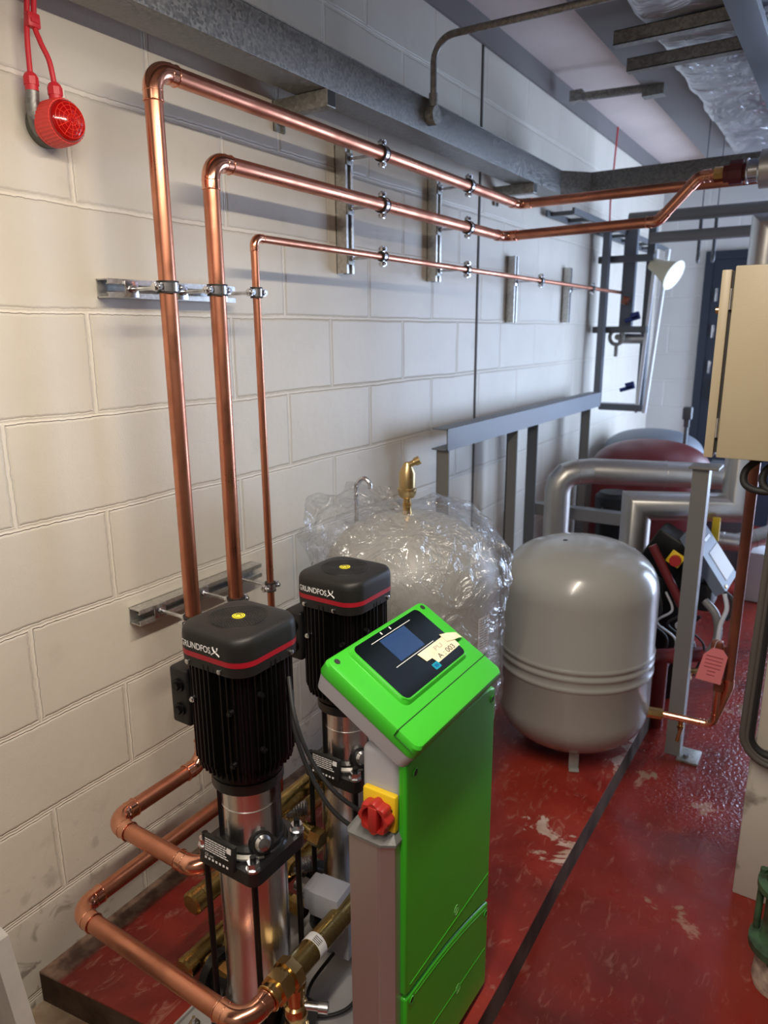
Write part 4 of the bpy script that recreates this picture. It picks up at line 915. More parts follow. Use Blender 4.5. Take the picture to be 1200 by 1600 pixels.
o = m.build('polythene_wrap', film, None, at=(WX, WY, BZ), smooth=80)
tag(o, 'crumpled clear polythene bag pulled over the rear left tank', 'plastic wrap')
# air vent on the wrapped tank
av = root('air_vent', (WX, WY, 1.045), 'brass automatic air vent on top of the wrapped tank', 'air vent')
AV = Vector((WX - 0.012, WY, 0))
m = MB(); m.lathe([(0.014, 1.035), (0.014, 1.052), (0.0125, 1.055), (0.0125, 1.068), (0.014, 1.070), (0.014, 1.078), (0.0115, 1.080), (0.0115, 1.096)], AV, n=24); m.build('stem', brass_new, av)
m = MB(); m.lathe([(0.018, 1.094), (0.0245, 1.099), (0.0255, 1.110), (0.0275, 1.113), (0.0275, 1.121), (0.0235, 1.124), (0.0235, 1.168), (0.0125, 1.190), (0.010, 1.196), (0.004, 1.198)], AV, n=36); m.build('body', brass_satin, av)
m = MB(); p = AV + Vector((0.004, 0, 1.189)); d = Vector((0.75, 0.35, 0.42)).normalized(); m.cyl(p, p + d * 0.026, 0.0085, n=20); m.torus(p + d * 0.020, d, 0.009, 0.0015, 20, 6); m.build('spout', brass_satin, av)
m = MB(); m.cyl(p + d * 0.022, p + d * 0.037, 0.0125, n=24); m.build('cap', brass_satin, av)
# small hooked steel tube behind the wrap
m = MB(); hx = Vector((0.235, 1.72, 0)); m.sweep(spline([hx + Vector((0, 0, 0.90)), hx + Vector((0, 0, 1.09)), hx + Vector((0.006, 0.0, 1.118)), hx + Vector((0.024, 0.005, 1.134)), hx + Vector((0.042, 0.008, 1.122)), hx + Vector((0.046, 0.008, 1.104))]), 0.007, 14)
tag(m.build('hooked_tube', zinc, None), 'small chrome hooked tube sticking up behind the polythene', 'tube')

# copper connection of the grey tank
tc = copper_run('tank_connection', [(1.035, 2.385, 0.272), (1.206, 2.40, 0.272), (1.206, 2.40, 0.44)], 0.0125, 'bright copper connection leading from the grey tank, with a small drain cock', 'pipe', bend=0.030, m=copper_new, mf=copper_new)
m = MB(); m.cyl((0.985, 2.37, 0.272), (1.045, 2.386, 0.272), 0.020, n=8); m.cyl((0.965, 2.365, 0.272), (0.992, 2.372, 0.272), 0.016); m.build('brass_union', brass_new, tc)
m = MB(); m.cyl((1.105, 2.392, 0.272), (1.105, 2.392, 0.225), 0.008, n=16); m.cyl((1.105, 2.392, 0.245), (1.105, 2.392, 0.235), 0.012, n=6); m.cyl((1.105, 2.392, 0.225), (1.10, 2.385, 0.185), 0.007, n=14); m.build('drain_cock', brass_new, tc)
m = MB(); m.cyl((1.206, 2.40, 0.40), (1.206, 2.40, 0.43), 0.016, n=8); m.cyl((1.206, 2.40, 0.44), (1.206, 2.40, 0.56), 0.011, n=16); m.box((1.19, 2.385, 0.565), (0.035, 0.03, 0.03), None, 0.005); m.build('stop_valve', copper_dark, tc)
cv = root('copper_riser', (1.232, 2.42, 0.36), 'brown oxidised copper riser passing behind the beige cabinet', 'pipe')
MB().cyl((1.232, 2.42, 0.42), (1.232, 2.42, 1.75), 0.0165, n=24).build('tube', copper_dark, cv)
m = MB(); m.sweep([(1.232, 2.42, 0.44), (1.232, 2.42, 0.41), (1.227, 2.41, 0.37), (1.210, 2.40, 0.30)], [0.0185, 0.0185, 0.012, 0.010], 24); m.build('reducer', copper_new, cv)
tg = root('pink_tag', (1.195, 2.36, 0.45), 'pink paper tag hanging from the valve beside the riser', 'tag')
m = MB(); F = rotz(0.15) @ roty(0.12); m.prism([(-0.040, -0.060), (0.036, -0.060), (0.036, 0.040), (0.018, 0.060), (-0.012, 0.060), (-0.034, 0.030)], (1.187, 2.355, 0.505), F @ Matrix(((1, 0, 0), (0, 0, -1), (0, 1, 0))), 0, 0.0012); m.build('card', orangetag, tg)
m = MB()
for k in range(6): m.box(Vector((1.187, 2.3535, 0.505)) + F @ Vector((0.0, -0.0002, 0.03 - 0.013 * k)), (0.05 if k < 4 else 0.025, 0.0008, 0.0025), F)
m.build('printed_lines', mat('dark_pink_print', (0.35, 0.05, 0.06), 0.6), tg)
m = MB(); m.sweep(spline([(1.185, 2.354, 0.56), (1.19, 2.36, 0.585), (1.20, 2.375, 0.59)]), 0.001, 6); m.build('string', wcable, tg)

# ------------------------------------------------------------ support post and beige cabinet
sp_ = root('support_post', (1.06, 2.6, 0), 'grey painted steel angle post bolted to the floor beyond the grey tank', 'post')
m = MB(); m.bx(1.030, 1.083, 2.590, 2.596, 0.006, 1.10); m.bx(1.077, 1.083, 2.596, 2.65, 0.006, 1.10); m.build('angle', framegrey, sp_)
m = MB(); m.bx(1.075, 1.150, 2.565, 2.665, 0.0, 0.010, 0.002); m.build('foot_plate', galv_dull, sp_)
m = MB(); m.hexnut((1.105, 2.60, 0.010), (0, 0, 1), 0.011, 0.01); m.build('bolt', zinc, sp_)
m = MB(); m.bx(1.02, 1.115, 2.57, 2.67, 1.10, 1.108, 0.001); m.build('head_plate', framegrey, sp_)

bc = root('beige_cabinet', (1.3, 1.9, 1.24), 'beige steel control box mounted at head height on the right', 'electrical box')
BY = 1.80
m = MB(); m.bx(1.204, 1.60, BY, BY + 0.145, 1.268, 1.693, 0.003); m.build('body', beige, bc)
m = MB(); m.bx(1.178, 1.198, BY - 0.004, BY + 0.149, 1.268, 1.685, 0.002); bd = m.build('door', beige, bc)
m = MB(); m.bx(1.198, 1.204, BY + 0.004, BY + 0.14, 1.28, 1.682); m.build('gasket_gap', rubber, bc)
for z in (1.315, 1.60):
    m = MB(); m.cyl((1.201, BY - 0.002, z), (1.201, BY - 0.002, z + 0.045), 0.0032, n=12); m.build('hinge', zinc, bd)
m = MB(); m.cyl((1.178, BY + 0.03, 1.60), (1.168, BY + 0.03, 1.60), 0.008, n=14); m.build('lock', brass_new, bd)
for i, (x, lab) in enumerate(((1.30, 'black cable looping out under the beige box, left one'), (1.34, 'black cable looping out under the beige box, right one'))):
    m = MB(); m.sweep(spline([(x, BY + 0.08, 1.27), (x - 0.035, BY + 0.06, 1.235), (x - 0.03, BY + 0.05, 1.20), (x + 0.02, BY + 0.05, 1.19), (x + 0.12, BY + 0.05, 1.215)]), 0.0085, 12)
    tag(m.build('power_cable', rubber, None), lab, 'cable', 'cables under the beige box')

# white pillar with a cream panel trimmed in dark rubber
struct('wall_1', MB().bx(1.346, 2.62, 1.972, 2.46, 0.0, 0.43, 0.004), mat('scuffed_white_paint', (0.55, 0.52, 0.47), 0.6, col2=(0.22, 0.19, 0.16), scale=7, lo=0.62, hi=0.70, detail=7), 'low scuffed white plinth block at the right edge', 'plinth')
cp = root('cream_boiler_casing', (1.6, 2.1, 0.43), 'cream metal casing with dark rubber trim on the low white block', 'casing')
m = MB(); m.bx(1.356, 2.6, 1.965, 2.45, 0.47, 1.95, 0.004); m.build('panel', mat('cream_enamel', (0.60, 0.56, 0.48), 0.5, col2=(0.5, 0.45, 0.37), scale=5, lo=0.55, hi=0.8), cp)  # unseen width and height enlarged to block daylight from the doorway
for k, (off, r_) in enumerate(((0.0, 0.011), (0.015, 0.009), (0.030, 0.009))):
    m = MB(); m.sweep(fillet([(1.348 - off * 0.55, 1.955 - 0.004 * k, 1.25), (1.340 - off * 0.6, 1.955 - 0.004 * k, 0.462 - off * 0.8), (2.6, 1.955, 0.462 - off * 0.8)], 0.05 + off, 8), r_, 12)
    m.build('rubber_trim', mat('grey_rubber_trim', (0.09, 0.085, 0.075), 0.6) if k else rubber, cp)

# green flanged pipe at the right edge
gp = root('flanged_pipe', (1.50, 1.60, 0), 'green iron pipe stub with crusted flanges at the right edge', 'pipe')
GX, GY = 1.478, 1.70
m = MB(); m.lathe([(0.050, 0.0), (0.055, 0.02), (0.052, 0.06), (0.046, 0.105)], (GX, GY, 0), n=28); m.build('crusted_foot', limescale, gp)
m = MB(); m.lathe([(0.055, 0.105), (0.072, 0.110), (0.072, 0.128), (0.05, 0.132), (0.045, 0.14), (0.045, 0.26), (0.05, 0.268), (0.068, 0.272), (0.068, 0.288), (0.05, 0.292), (0.048, 0.335)], (GX, GY, 0), n=28); m.build('flanges', greenpaint, gp)
for k in range(4):
    a = PI / 4 + k * PI / 2 + 0.5; m = MB(); m.cyl((GX + 0.060 * math.cos(a), GY + 0.060 * math.sin(a), 0.10), (GX + 0.060 * math.cos(a), GY + 0.060 * math.sin(a), 0.30), 0.008, n=12); m.build('bolt', greenpaint, gp)

# board leaning at the lower left, close to the viewer
m = MB(); 
m.loft([[Vector(p) for p in ((0.10, 0.30, 0.09), (0.40, 0.44, 0.09), (0.40, 0.46, 0.09), (0.10, 0.32, 0.09))], [Vector(p) for p in ((0.10, 0.37, 0.75), (0.317, 0.50, 0.52), (0.317, 0.52, 0.52), (0.10, 0.39, 0.75))]])
m.bm.free(); m = MB()
LBp = [(-0.10, 0.0), (0.150, 0.0), (0.078, 0.30), (0.026, 0.49), (-0.10, 0.52)]
m.prism(LBp, (0.255, 0.50, 0.002), Matrix(((1, 0, 0), (0, 0, 1), (0, 1, 0))), 0.0, 0.03)
tag(m.build('grey_board', timber, None), 'pale grey board standing at the lower left corner', 'board')

# ------------------------------------------------------------ red beacon
be = root('fire_beacon', (0.0, 0.975, 1.93), 'red round fire alarm beacon with ribbed lens on the block wall', 'alarm beacon')
BC = Vector((0, 0.972, 1.966)); FX = frame((1, 0, 0))
m = MB(); m.lathe([(0.040, 0.0), (0.041, 0.024), (0.036, 0.027)], BC, FX, 40); m.build('back_box', mat('dark_grey_plastic_box', (0.10, 0.105, 0.09), 0.5), be)
m = MB(); m.lathe([(0.041, 0.026), (0.043, 0.030), (0.043, 0.036), (0.041, 0.038)], BC, FX, 40); m.build('base_ring', redridge, be)
m = MB(); nn = 144; rg = []
for x_, s in ((0.038, 1.0), (0.070, 0.97), (0.078, 0.93)):
    rg.append([BC + Vector((x_, (0.0425 * s + (0.0012 if k % 4 < 2 else 0)) * math.cos(2 * PI * k / nn), (0.0425 * s + (0.0012 if k % 4 < 2 else 0)) * math.sin(2 * PI * k / nn))) for k in range(nn)])
m.loft(rg); m.build('ribbed_body', redridge, be, smooth=20)
m = MB(); m.lathe([(0.0385, 0.077), (0.038, 0.082), (0.033, 0.088), (0.018, 0.093), (0.003, 0.094)], BC, FX, 48); ln = m.build('lens', redlens, be)
m = MB()
for k in range(12):
    a = 2 * PI * k / 12; m.sweep([BC + Vector((x_, r_ * math.cos(a), r_ * math.sin(a))) for r_, x_ in ((0.004, 0.0945), (0.018, 0.0935), (0.032, 0.0888))], 0.0006, 5)
for r_, x_ in ((0.010, 0.0941), (0.018, 0.0934), (0.026, 0.0912), (0.032, 0.0887)): m.torus(BC + Vector((x_, 0, 0)), (1, 0, 0), r_, 0.0005, 40, 5)
m.build('lens_facets', mat('bright_red_facets', (0.95, 0.05, 0.03), 0.2), ln)
m = MB(); m.sweep(spline([(0.030, 0.935, 2.018), (0.028, 0.934, 1.985), (0.024, 0.940, 1.958), (0.02, 0.955, 1.944)]), 0.0125, 18); m.build('conduit_elbow', galv, be)
def gland(p, nm='cable_gland'):
    p = Vector(p); m = MB(); m.cyl(p, p + Vector((0, 0, 0.010)), 0.0125, n=20); m.cyl(p + Vector((0, 0, 0.010)), p + Vector((0, 0, 0.024)), 0.0142, n=8); m.lathe([(0.0135, 0.024), (0.011, 0.030), (0.007, 0.033)], p, None, 16); return m.build(nm, redcable, be)
gland((0.030, 0.935, 2.018)); gland((0.055, 0.968, 2.004))
m = MB(); m.sweep(spline([(0.030, 0.935, 2.05), (0.030, 0.937, 2.11), (0.030, 0.943, 2.16), (0.035, 0.952, 2.24)]), 0.0052, 12)
tag(m.build('red_cable', redcable, None), 'red fire cable dropping to the grey elbow of the beacon', 'cable', 'red beacon cables')
m = MB(); m.sweep(spline([(0.055, 0.968, 2.036), (0.052, 0.964, 2.075), (0.042, 0.955, 2.11), (0.036, 0.952, 2.145), (0.040, 0.962, 2.24)]), 0.0052, 12)
tag(m.build('red_cable', redcable, None), 'red fire cable curving into the top of the beacon', 'cable', 'red beacon cables')
m = MB(); m.box((0.036, 0.948, 2.142), (0.016, 0.026, 0.026), None, 0.003); m.box((0.044, 0.948, 2.140), (0.004, 0.016, 0.006)); tag(m.build('cable_clip', redcable, None), 'red clip pinching the two beacon cables together', 'clip')

# ------------------------------------------------------------ ceiling services
def foil_duct():
    m = MB(); prof = rrect(0.36, 0.11, 0.05, 5); rings = []
    n = 80
    for i in range(n + 1):
        y = 1.62 + (5.4 - 1.62) * i / n; ring_ = []
        for x, z in prof:
            p = Vector((1.04 + x, y, 2.685 + z)); q = noise.fractal(p * 5, 1, 2, 4) * 0.014
            seam = 0.006 if (i % 15 == 7) else 0
            d = Vector((x / 0.36, 0, z / 0.11)).normalized(); ring_.append(p + d * (q + seam))
        rings.append(ring_)
    m.loft(rings); return m
tag(foil_duct().build('foil_duct', foil, None, smooth=60), 'duct wrapped in wrinkled silver foil under the ceiling', 'duct')
for y, z, x0, lab in ((2.80, 2.545, 0.60, 'galvanised channel under the foil duct, the nearer one'), (3.09, 2.545, 0.57, 'galvanised channel under the foil duct, the farther one')):
    m = MB(); channel(m, (x0, y, z), (1.05, y, z), (0, 1, 0), w=0.045); tag(m.build('duct_support', galv_dull, None), lab, 'channel', 'channels under the foil duct')
m = MB(); m.bx(0.99, 1.075, 1.2, 4.6, 2.49, 2.52, 0.002); m.bx(0.99, 0.995, 1.2, 4.6, 2.52, 2.54); tag(m.build('steel_rail', bluegrey, None), 'grey steel rail running along under the foil duct', 'rail')
m = MB(); m.cyl((0.09, 3.84, 2.685), (0.50, 3.90, 2.685), 0.02, n=16); m.box((0.12, 3.845, 2.69), (0.06, 0.05, 0.05)); m.box((0.48, 3.90, 2.67), (0.10, 0.06, 0.05)); tag(m.build('ceiling_bar', galv_dull, None), 'dull steel bar crossing below the ceiling boards beyond the conduit', 'bar')
m = MB(); m.sweep([(0.0, 0.0, 0.0)] and [(0.13, 4.55, 2.70), (0.10, 4.60, 2.30), (0.08, 4.72, 1.80)], 0.005, 8); tag(m.build('red_wire', redcable, None), 'thin red wire dropping from the ceiling behind the trunking', 'wire')

# batten above the pumps and an added fill fitting behind the viewer (outside the picture, they light the room)
for i, (x, y, z, lab) in enumerate(((1.10, 0.70, 2.225, 'fluorescent batten above the pumps'), (1.25, -0.95, 2.56, 'added fill light built as a batten behind the viewer'))):
    rt = root('batten_light', (x, y, z), lab, 'light fitting', 'fluorescent battens')
    m = MB(); m.bx(x - 0.05, x + 0.05, y - 0.66, y + 0.66, z, z + 0.05, 0.004); m.build('housing', whitep, rt)
    m = MB(); m.cyl((x, y - 0.62, z - 0.02), (x, y + 0.62, z - 0.02), 0.013, n=16); m.build('tube', glow, rt)
    for s in (-1, 1):
        m = MB(); m.bx(x - 0.018, x + 0.018, y + s * 0.635 - 0.015, y + s * 0.635 + 0.015, z - 0.04, z, 0.003); m.build('lamp_holder', whitep, rt)
        m = MB(); m.cyl((x, y + s * 0.5, z + 0.05), (x, y + s * 0.5, ZC), 0.004, n=8); m.build('hanger', zinc, rt)

# ------------------------------------------------------------ steel bench frame by the wall
bf = root('steel_bench', (0.15, 3.3, 0.0), 'grey painted steel beam frame standing along the wall behind the tanks', 'bench')
m = MB(); m.bx(0.10, 0.17, 2.43, 4.42, 1.110, 1.116); m.bx(0.165, 0.171, 2.43, 4.42, 1.110, 1.195); m.bx(0.10, 0.17, 2.43, 4.42, 1.189, 1.195); m.build('beam', bluegrey, bf)
for y in (2.45, 3.14, 3.40, 4.25):
    m = MB(); m.bx(0.11, 0.165, y, y + 0.006, 0.085, 1.110); m.bx(0.11, 0.116, y, y + 0.07, 0.085, 1.110); m.build('leg', framegrey if y != 3.40 else framedark, bf)
m = MB(); m.bx(0.12, 0.60, 3.50, 3.56, 0.62, 0.68); m.build('cross_rail', framegrey, bf)

# ------------------------------------------------------------ insulated silver pipes
def clad(name, pts, r, label, seam=True, bend=0):
    rt = root(name, pts[0], label, 'pipe'); P = [Vector(p) for p in pts]
    if bend:
        MB().sweep(fillet(P, bend, 3), r, 36).build('cladding', alu, rt, smooth=20)
    else:
        MB().sweep(P, r, 36).build('cladding', alu, rt, smooth=30)
    m = MB()
    for i in range(len(P) - 1):
        d = (P[i + 1] - P[i]); L_ = d.length; d.normalize(); nn_ = max(1, int(L_ / 0.45))
        for k in range(1, nn_ + 1):
            q = P[i] + d * (L_ * (k - 0.45) / nn_); m.torus(q, d, r + 0.0005, 0.0022, 36, 6)
    m.build('joint_bead', alu, rt)
    return rt
clad('insulated_pipe', [(0.375, 3.13, 0.085), (0.375, 3.13, 0.925), (0.50, 3.22, 0.935), (1.04, 3.44, 0.925)], 0.058, 'silver clad pipe rising behind the grey tank and bending right, the left one', bend=0.09)
m = clad('insulated_pipe', [(0.738, 3.10, 0.085), (0.738, 3.10, 0.828), (1.105, 3.27, 0.828), (1.105, 3.27, 1.93), (2.2, 3.27, 1.93)], 0.062, 'silver clad pipe with mitred corners that rises behind the beige box')
clad('insulated_pipe', [(1.21, 4.75, 1.25), (1.20, 4.40, 0.46), (1.02, 4.30, 0.40), (0.9, 4.3, 0.40)], 0.05, 'short silver clad pipe elbow seen low between riser and cream casing', bend=0.06)

# ------------------------------------------------------------ things far back, soft with distance
far = root('red_tank', (0.47, 4.40, 0), 'dark red pressure vessel behind the silver pipes', 'tank')
m = MB(); m.lathe(tank_profile(0.335, 0.10, 0.925, 0.16, 0.14), (0.50, 4.40, 0), n=64); m.build('shell', redtank, far, smooth=50)
for k in range(3):
    a = 1.0 + 2.1 * k; m = MB(); m.box((0.5 + 0.2 * math.cos(a), 4.4 + 0.2 * math.sin(a), 0.08), (0.03, 0.03, 0.16)); m.build('foot', redtank, far)
fg = root('grey_tank', (0.30, 5.05, 0), 'blue grey pressure vessel half hidden behind the red one', 'tank')
m = MB(); m.lathe(tank_profile(0.33, 0.10, 0.90, 0.16, 0.14), (0.35, 5.12, 0), n=64); m.build('shell', bluegrey, fg, smooth=50)
m = MB(); m.cyl((0.35, 5.12, 0.0), (0.35, 5.12, 0.2), 0.2); m.build('foot_ring', bluegrey, fg)
m = MB(); m.cyl((0.62, 4.75, 0.60), (0.62, 4.75, 1.02), 0.012, n=12); m.box((0.62, 4.75, 1.06), (0.055, 0.05, 0.08), None, 0.01); m.box((0.62, 4.75, 1.0), (0.03, 0.03, 0.05)); m.box((0.62, 4.75, 0.3), (0.05, 0.05, 0.6)); tag(m.build('gauge_post', framedark, None), 'small dark fitting on a stem standing above the red vessel', 'fitting')
# black pump motor behind
bm_ = root('rear_pump', (0.47, 3.72, 0), 'black pump motor in the gap under the silver pipes', 'pump')
m = MB(); m.lathe([(0.095, 0.66), (0.098, 0.70), (0.095, 0.725), (0.075, 0.745), (0.0, 0.75)], (0.485, 3.70, 0), n=40); m.build('cowl', black, bm_)
m = MB(); m.lathe([(0.087, 0.40), (0.087, 0.66)], (0.485, 3.70, 0), n=40); m.lathe([(0.06, 0.0), (0.06, 0.40)], (0.485, 3.70, 0), n=30); m.build('motor_body', black_gloss, bm_)
for a in (-1.9, -0.9):
    m = MB(); q = Vector((0.485 + 0.098 * math.cos(a), 3.70 + 0.098 * math.sin(a), 0.675)); m.cyl(q, q + Vector((math.cos(a), math.sin(a), 0)) * 0.004, 0.006, n=12); m.build('screw', zinc, bm_)
m = MB(); m.bx(0.70, 1.00, 5.0, 5.4, 0.0, 0.68, 0.008); tag(m.build('plant_cabinet', framedark, None), 'dark grey metal cabinet on the floor far behind the tilted panel', 'cabinet')
m = MB(); m.cyl((1.02, 4.9, 0.0), (1.02, 4.9, 0.80), 0.018, n=16); tag(m.build('upright_pipe', framegrey, None), 'slim grey upright pipe beside the dark cabinet far back', 'pipe')
# second pump set with tilted grey panel
rp = root('old_pump_set', (1.0, 2.95, 0), 'dark pump set with tilted grey control panel behind the post', 'pump set')
QL = [Vector((1.030, 2.86, 0.865)), Vector((1.110, 3.02, 0.805)), Vector((1.195, 2.98, 0.650)), Vector((1.145, 2.84, 0.575)), Vector((1.035, 2.80, 0.725))]
A = Vector((1.000, 2.86, 0.795)); U = Vector((0.148, 0.0, -0.208)); V = Vector((0.012, 0.19, 0.020))
nrm = U.cross(V).normalized(); 
if nrm.z < 0: nrm = -nrm
def pp_(u, v_, n_=0): return A + U * u + V * v_ + nrm * n_
def pbox(mb, u0, u1, v0, v1, n0, n1): return mb.loft([[pp_(u0, v0, n_), pp_(u1, v0, n_), pp_(u1, v1, n_), pp_(u0, v1, n_)] for n_ in (n0, n1)])
m = pbox(MB(), 0, 1, 0, 1, -0.045, 0.0); m.build('control_panel', mat('blue_grey_plastic', (0.15, 0.18, 0.24), 0.55), rp)
m = pbox(MB(), 0.42, 0.90, 0.32, 0.98, 0.0, 0.002); m.build('paper_sheet', paper, rp)
m = pbox(MB(), 0.22, 0.27, 0.45, 0.85, 0.0, 0.002); m.build('white_logo_strip', white, rp)
m = pbox(MB(), 0.93, 0.97, 0.10, 0.2, 0.0, 0.003); m.build('yellow_dot', yellow, rp)
m = MB(); m.bx(0.98, 1.10, 2.88, 3.04, 0.48, 0.60, 0.02); m.build('drive_box', black, rp)
m = MB(); m.box((0.92, 3.0, 0.66), (0.20, 0.14, 0.18), roty(0.5), 0.015); m.cyl((0.93, 3.1, 0.55), (0.90, 3.1, 0.0), 0.08, n=24); m.build('motor', black_gloss, rp)
m = MB(); m.box((0.955, 2.87, 0.685), (0.055, 0.01, 0.055), roty(0.5), 0.003); yy_ = m.build('switch_plate', yellow, rp)
m = MB(); m.cyl((0.957, 2.866, 0.682), (0.957, 2.848, 0.682), 0.022, n=20); m.build('switch_knob', redknob, yy_)
m = MB(); m.cyl((0.87, 2.84, 0.735), (1.01, 2.84, 0.49), 0.017, n=20); tag(m.build('red_pipe', redpaint, None), 'slanting dark red pipe between grey tank and post', 'pipe')
m = MB(); m.box((1.052, 3.15, 0.755), (0.030, 0.02, 0.10), None, 0.003); m.cyl((1.052, 3.16, 0.75), (1.052, 3.20, 0.75), 0.008, n=10); tag(m.build('warning_plate', yellow, None), 'yellow rectangular plate seen above the tilted grey panel', 'sign')
for pts, r_, mm, lab in (([(1.085, 2.80, 0.56), (1.13, 2.78, 0.52), (1.145, 2.78, 0.44), (1.125, 2.78, 0.36), (1.10, 2.78, 0.25)], 0.015, framegrey, 'thick grey flexible conduit curving down below the tilted panel'),
                         ([(1.15, 2.80, 0.60), (1.165, 2.78, 0.55), (1.152, 2.76, 0.49), (1.150, 2.74, 0.42), (1.14, 2.72, 0.36)], 0.008, wcable, 'white flexible hose hanging beside the riser'),
                         ([(1.15, 2.82, 0.60), (1.178, 2.80, 0.58), (1.18, 2.80, 0.53), (1.165, 2.80, 0.50)], 0.008, rubber, 'short black hose at the foot of the tilted panel')):
    m = MB(); m.sweep(spline(pts), r_, 12); tag(m.build('flexible_hose', mm, None), lab, 'hose')
rnd = random.Random(11)
for i in range(5):
    x = 0.90 + 0.035 * i; m = MB(); m.sweep(spline([(x, 2.85, 0.58 - 0.03 * i), (x + 0.03, 2.82 + rnd.uniform(-.03, .03), 0.48), (x - 0.03 + rnd.uniform(-.02, .04), 2.84, 0.42), (x + 0.05, 2.88, 0.34), (x + 0.02, 2.9, 0.20)]), 0.0045, 8)
    tag(m.build('loose_cable', wcable if i in (1, 3) else rubber, None), ('%s loose cable in the tangle between grey tank and post, %s' % ('white' if i in (1, 3) else 'black', ['leftmost', 'second from left', 'middle', 'second from right', 'rightmost'][i])), 'cable', 'tangled cables behind the grey tank')
m = MB(); m.cyl((0.90, 2.75, 0.30), (1.10, 2.91, 0.30), 0.03, n=20); m.cyl((0.95, 2.79, 0.0), (0.95, 2.79, 0.30), 0.03); tag(m.build('red_pipework', redpaint, None), 'dark red painted pipework low down behind the post', 'pipework')
m = MB(); m.cyl((1.075, 2.72, 0.30), (1.12, 2.72, 0.31), 0.012, n=14); m.cyl((1.06, 2.71, 0.30), (1.06, 2.73, 0.265), 0.018, n=14); m.cyl((1.06, 2.72, 0.27), (1.06, 2.72, 0.0), 0.010); tag(m.build('small_valve', brass_new, None), 'small brass valve low behind the post', 'valve')
m = MB(); m.bx(1.075, 1.205, 4.50, 4.70, 0.0, 0.30, 0.01); wb = tag(m.build('white_bin', mat('off_white_metal', (0.55, 0.55, 0.56), 0.5), None), 'white metal box on the floor far back on the right', 'box')
m = MB(); m.sweep(spline([(1.26, 3.6, 1.02), (1.29, 3.55, 0.93), (1.34, 3.5, 0.86), (1.42, 3.45, 0.82)]), 0.007, 10); tag(m.build('yellow_hose', mat('dull_yellow', (0.6, 0.42, 0.12), 0.5), None), 'thin yellow hose right of the riser', 'hose')

# wall-mounted rack with pipes, at the far end of the left wall
rk = root('pipe_rack', (0.2, 4.75, 1.1), 'dark steel rack with vertical rails fixed at the far end of the left wall', 'rack')
m = MB(); m.bx(0.07, 0.11, 4.60, 4.65, 1.10, 2.15); m.build('rail', bluegrey, rk)
m = MB(); m.bx(0.16, 0.235, 4.75, 4.80, 1.55, 2.20); m.build('rail', bluegrey, rk)
m = MB(); m.bx(0.30, 0.345, 4.75, 4.80, 1.06, 2.20); m.build('rail', framedark, rk)
m = MB(); m.bx(0.03, 0.36, 4.66, 4.72, 1.965, 2.005); m.build('cross_bar', framedark, rk)
m = MB(); m.bx(0.02, 0.35, 4.66, 4.72, 1.545, 1.585); m.build('cross_bar', framedark, rk)
m = MB(); m.bx(0.08, 0.35, 4.70, 4.80, 1.06, 1.10); m.build('cross_bar', bluegrey, rk)
for x, x2, w_, lab in ((0.357, 0.318, 0.012, 'white vertical tube on the near side of the wall rack'), (0.425, 0.365, 0.014, 'white vertical tube standing just right of the wall rack')):
    m = MB(); m.cyl((x2, 4.72, 1.05), (x, 4.74, 2.03), w_, n=14); tag(m.build('white_tube', mat('bright_white_plastic', (0.85, 0.87, 0.9), 0.4), None), lab, 'tube')
m = MB(); m.torus((0.17, 4.68, 1.52), (0.2, 1, 0), 0.045, 0.012, 24, 8); m.cyl((0.17, 4.70, 1.52), (0.17, 4.75, 1.52), 0.018); m.cyl((0.17, 4.69, 1.47), (0.17, 4.69, 1.40), 0.012); tag(m.build('round_gauge', galv_dull, None), 'round grey ring gauge on the wall rack', 'gauge')
m = MB(); m.cyl((0.17, 4.75, 1.51), (0.33, 4.75, 1.51), 0.032, n=20); tag(m.build('rack_pipe', alu, None), 'short horizontal pipe stub across the wall rack', 'pipe')
for z, lab in ((1.63, 'blue valve handle in the upper part of the wall rack'), (1.20, 'blue valve handle low in the wall rack')):
    m = MB(); m.box((0.245, 4.74, z), (0.09, 0.04, 0.025), roty(-0.3), 0.004); m.box((0.26, 4.74, z + 0.02), (0.05, 0.04, 0.04), roty(-0.3), 0.004); tag(m.build('valve_handle', bluep, None), lab, 'valve handle', 'blue handles on the rack')
hn = root('horn_sounder', (0.45, 4.70, 1.90), 'cream horn sounder facing right beside the white tubes', 'horn')
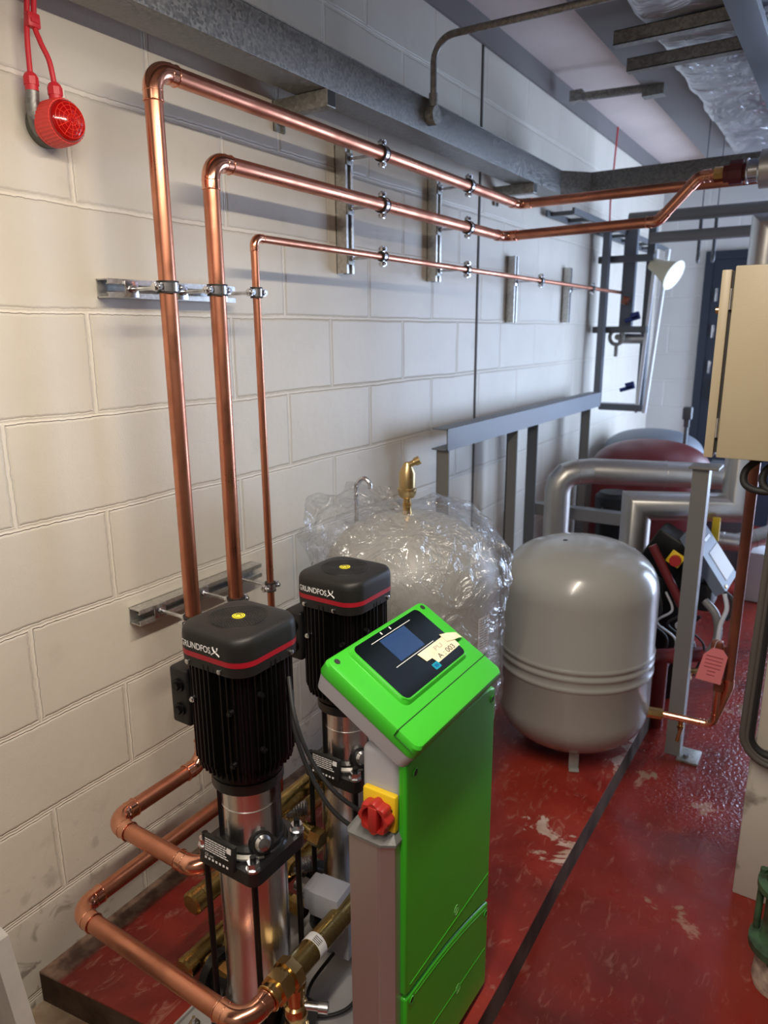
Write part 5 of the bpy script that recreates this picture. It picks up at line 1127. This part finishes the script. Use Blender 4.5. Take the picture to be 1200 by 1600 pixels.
m = MB(); F = frame(Vector((0.85, -0.25, -0.45))); m.lathe([(0.035, -0.10), (0.045, -0.04), (0.070, 0.03), (0.085, 0.06)], (0.43, 4.68, 1.905), F, 32); m.build('cone', cream, hn)
m = MB(); m.lathe([(0.088, 0.058), (0.090, 0.066), (0.06, 0.062), (0.02, 0.058)], (0.43, 4.68, 1.905), F, 32); m.build('rim', mat('pale_cream_plastic', (0.8, 0.76, 0.6), 0.5), hn)
# horizontal dark pipes high up at the back
for y, z, r_, x0, lab in ((4.6, 2.20, 0.035, 0.22, 'dark horizontal pipe high at the back, upper one'), (4.6, 2.085, 0.032, 0.35, 'dark horizontal pipe high at the back, lower one')):
    m = MB(); m.cyl((x0, y, z), (2.4, y, z), r_, n=20); tag(m.build('overhead_pipe', framegrey, None), lab, 'pipe', 'dark overhead pipes at the back')
for x, lab in ((0.62, 'pipe hanger loop under the dark overhead pipes, left'), (0.70, 'pipe hanger loop under the dark overhead pipes, right')):
    m = MB(); m.cyl((x, 4.6, 1.99), (x, 4.6, 2.06), 0.010, n=10); m.cyl((x, 4.6, 2.11), (x, 4.6, 2.17), 0.010, n=10); m.cyl((x, 4.6, 2.235), (x, 4.6, ZC), 0.003, n=8); m.torus((x, 4.6, 1.965), (1, 0.3, 0), 0.028, 0.008, 20, 8); tag(m.build('pipe_hanger', framedark, None), lab, 'hanger', 'pipe hangers at the back')
# cable ladder beyond the cross trunking
cl = root('cable_ladder', (0.1, 4.0, 2.1), 'dark cable ladder along the far wall under the trunking corner', 'cable ladder')
for x in (0.02, 0.16): m = MB(); m.bx(x, x + 0.012, 3.75, 5.9, 2.13, 2.16); m.build('rail', framedark, cl)
for k in range(8): m = MB(); m.bx(0.02, 0.17, 3.80 + 0.27 * k, 3.825 + 0.27 * k, 2.135, 2.155); m.build('rung', framedark, cl)
m = MB(); m.box((0.205, 4.70, 1.74), (0.04, 0.04, 0.05), roty(0.4), 0.008); tag(m.build('pipe_tee', copper_dark, None), 'small copper fitting at the far end of the thin pipe', 'fitting')
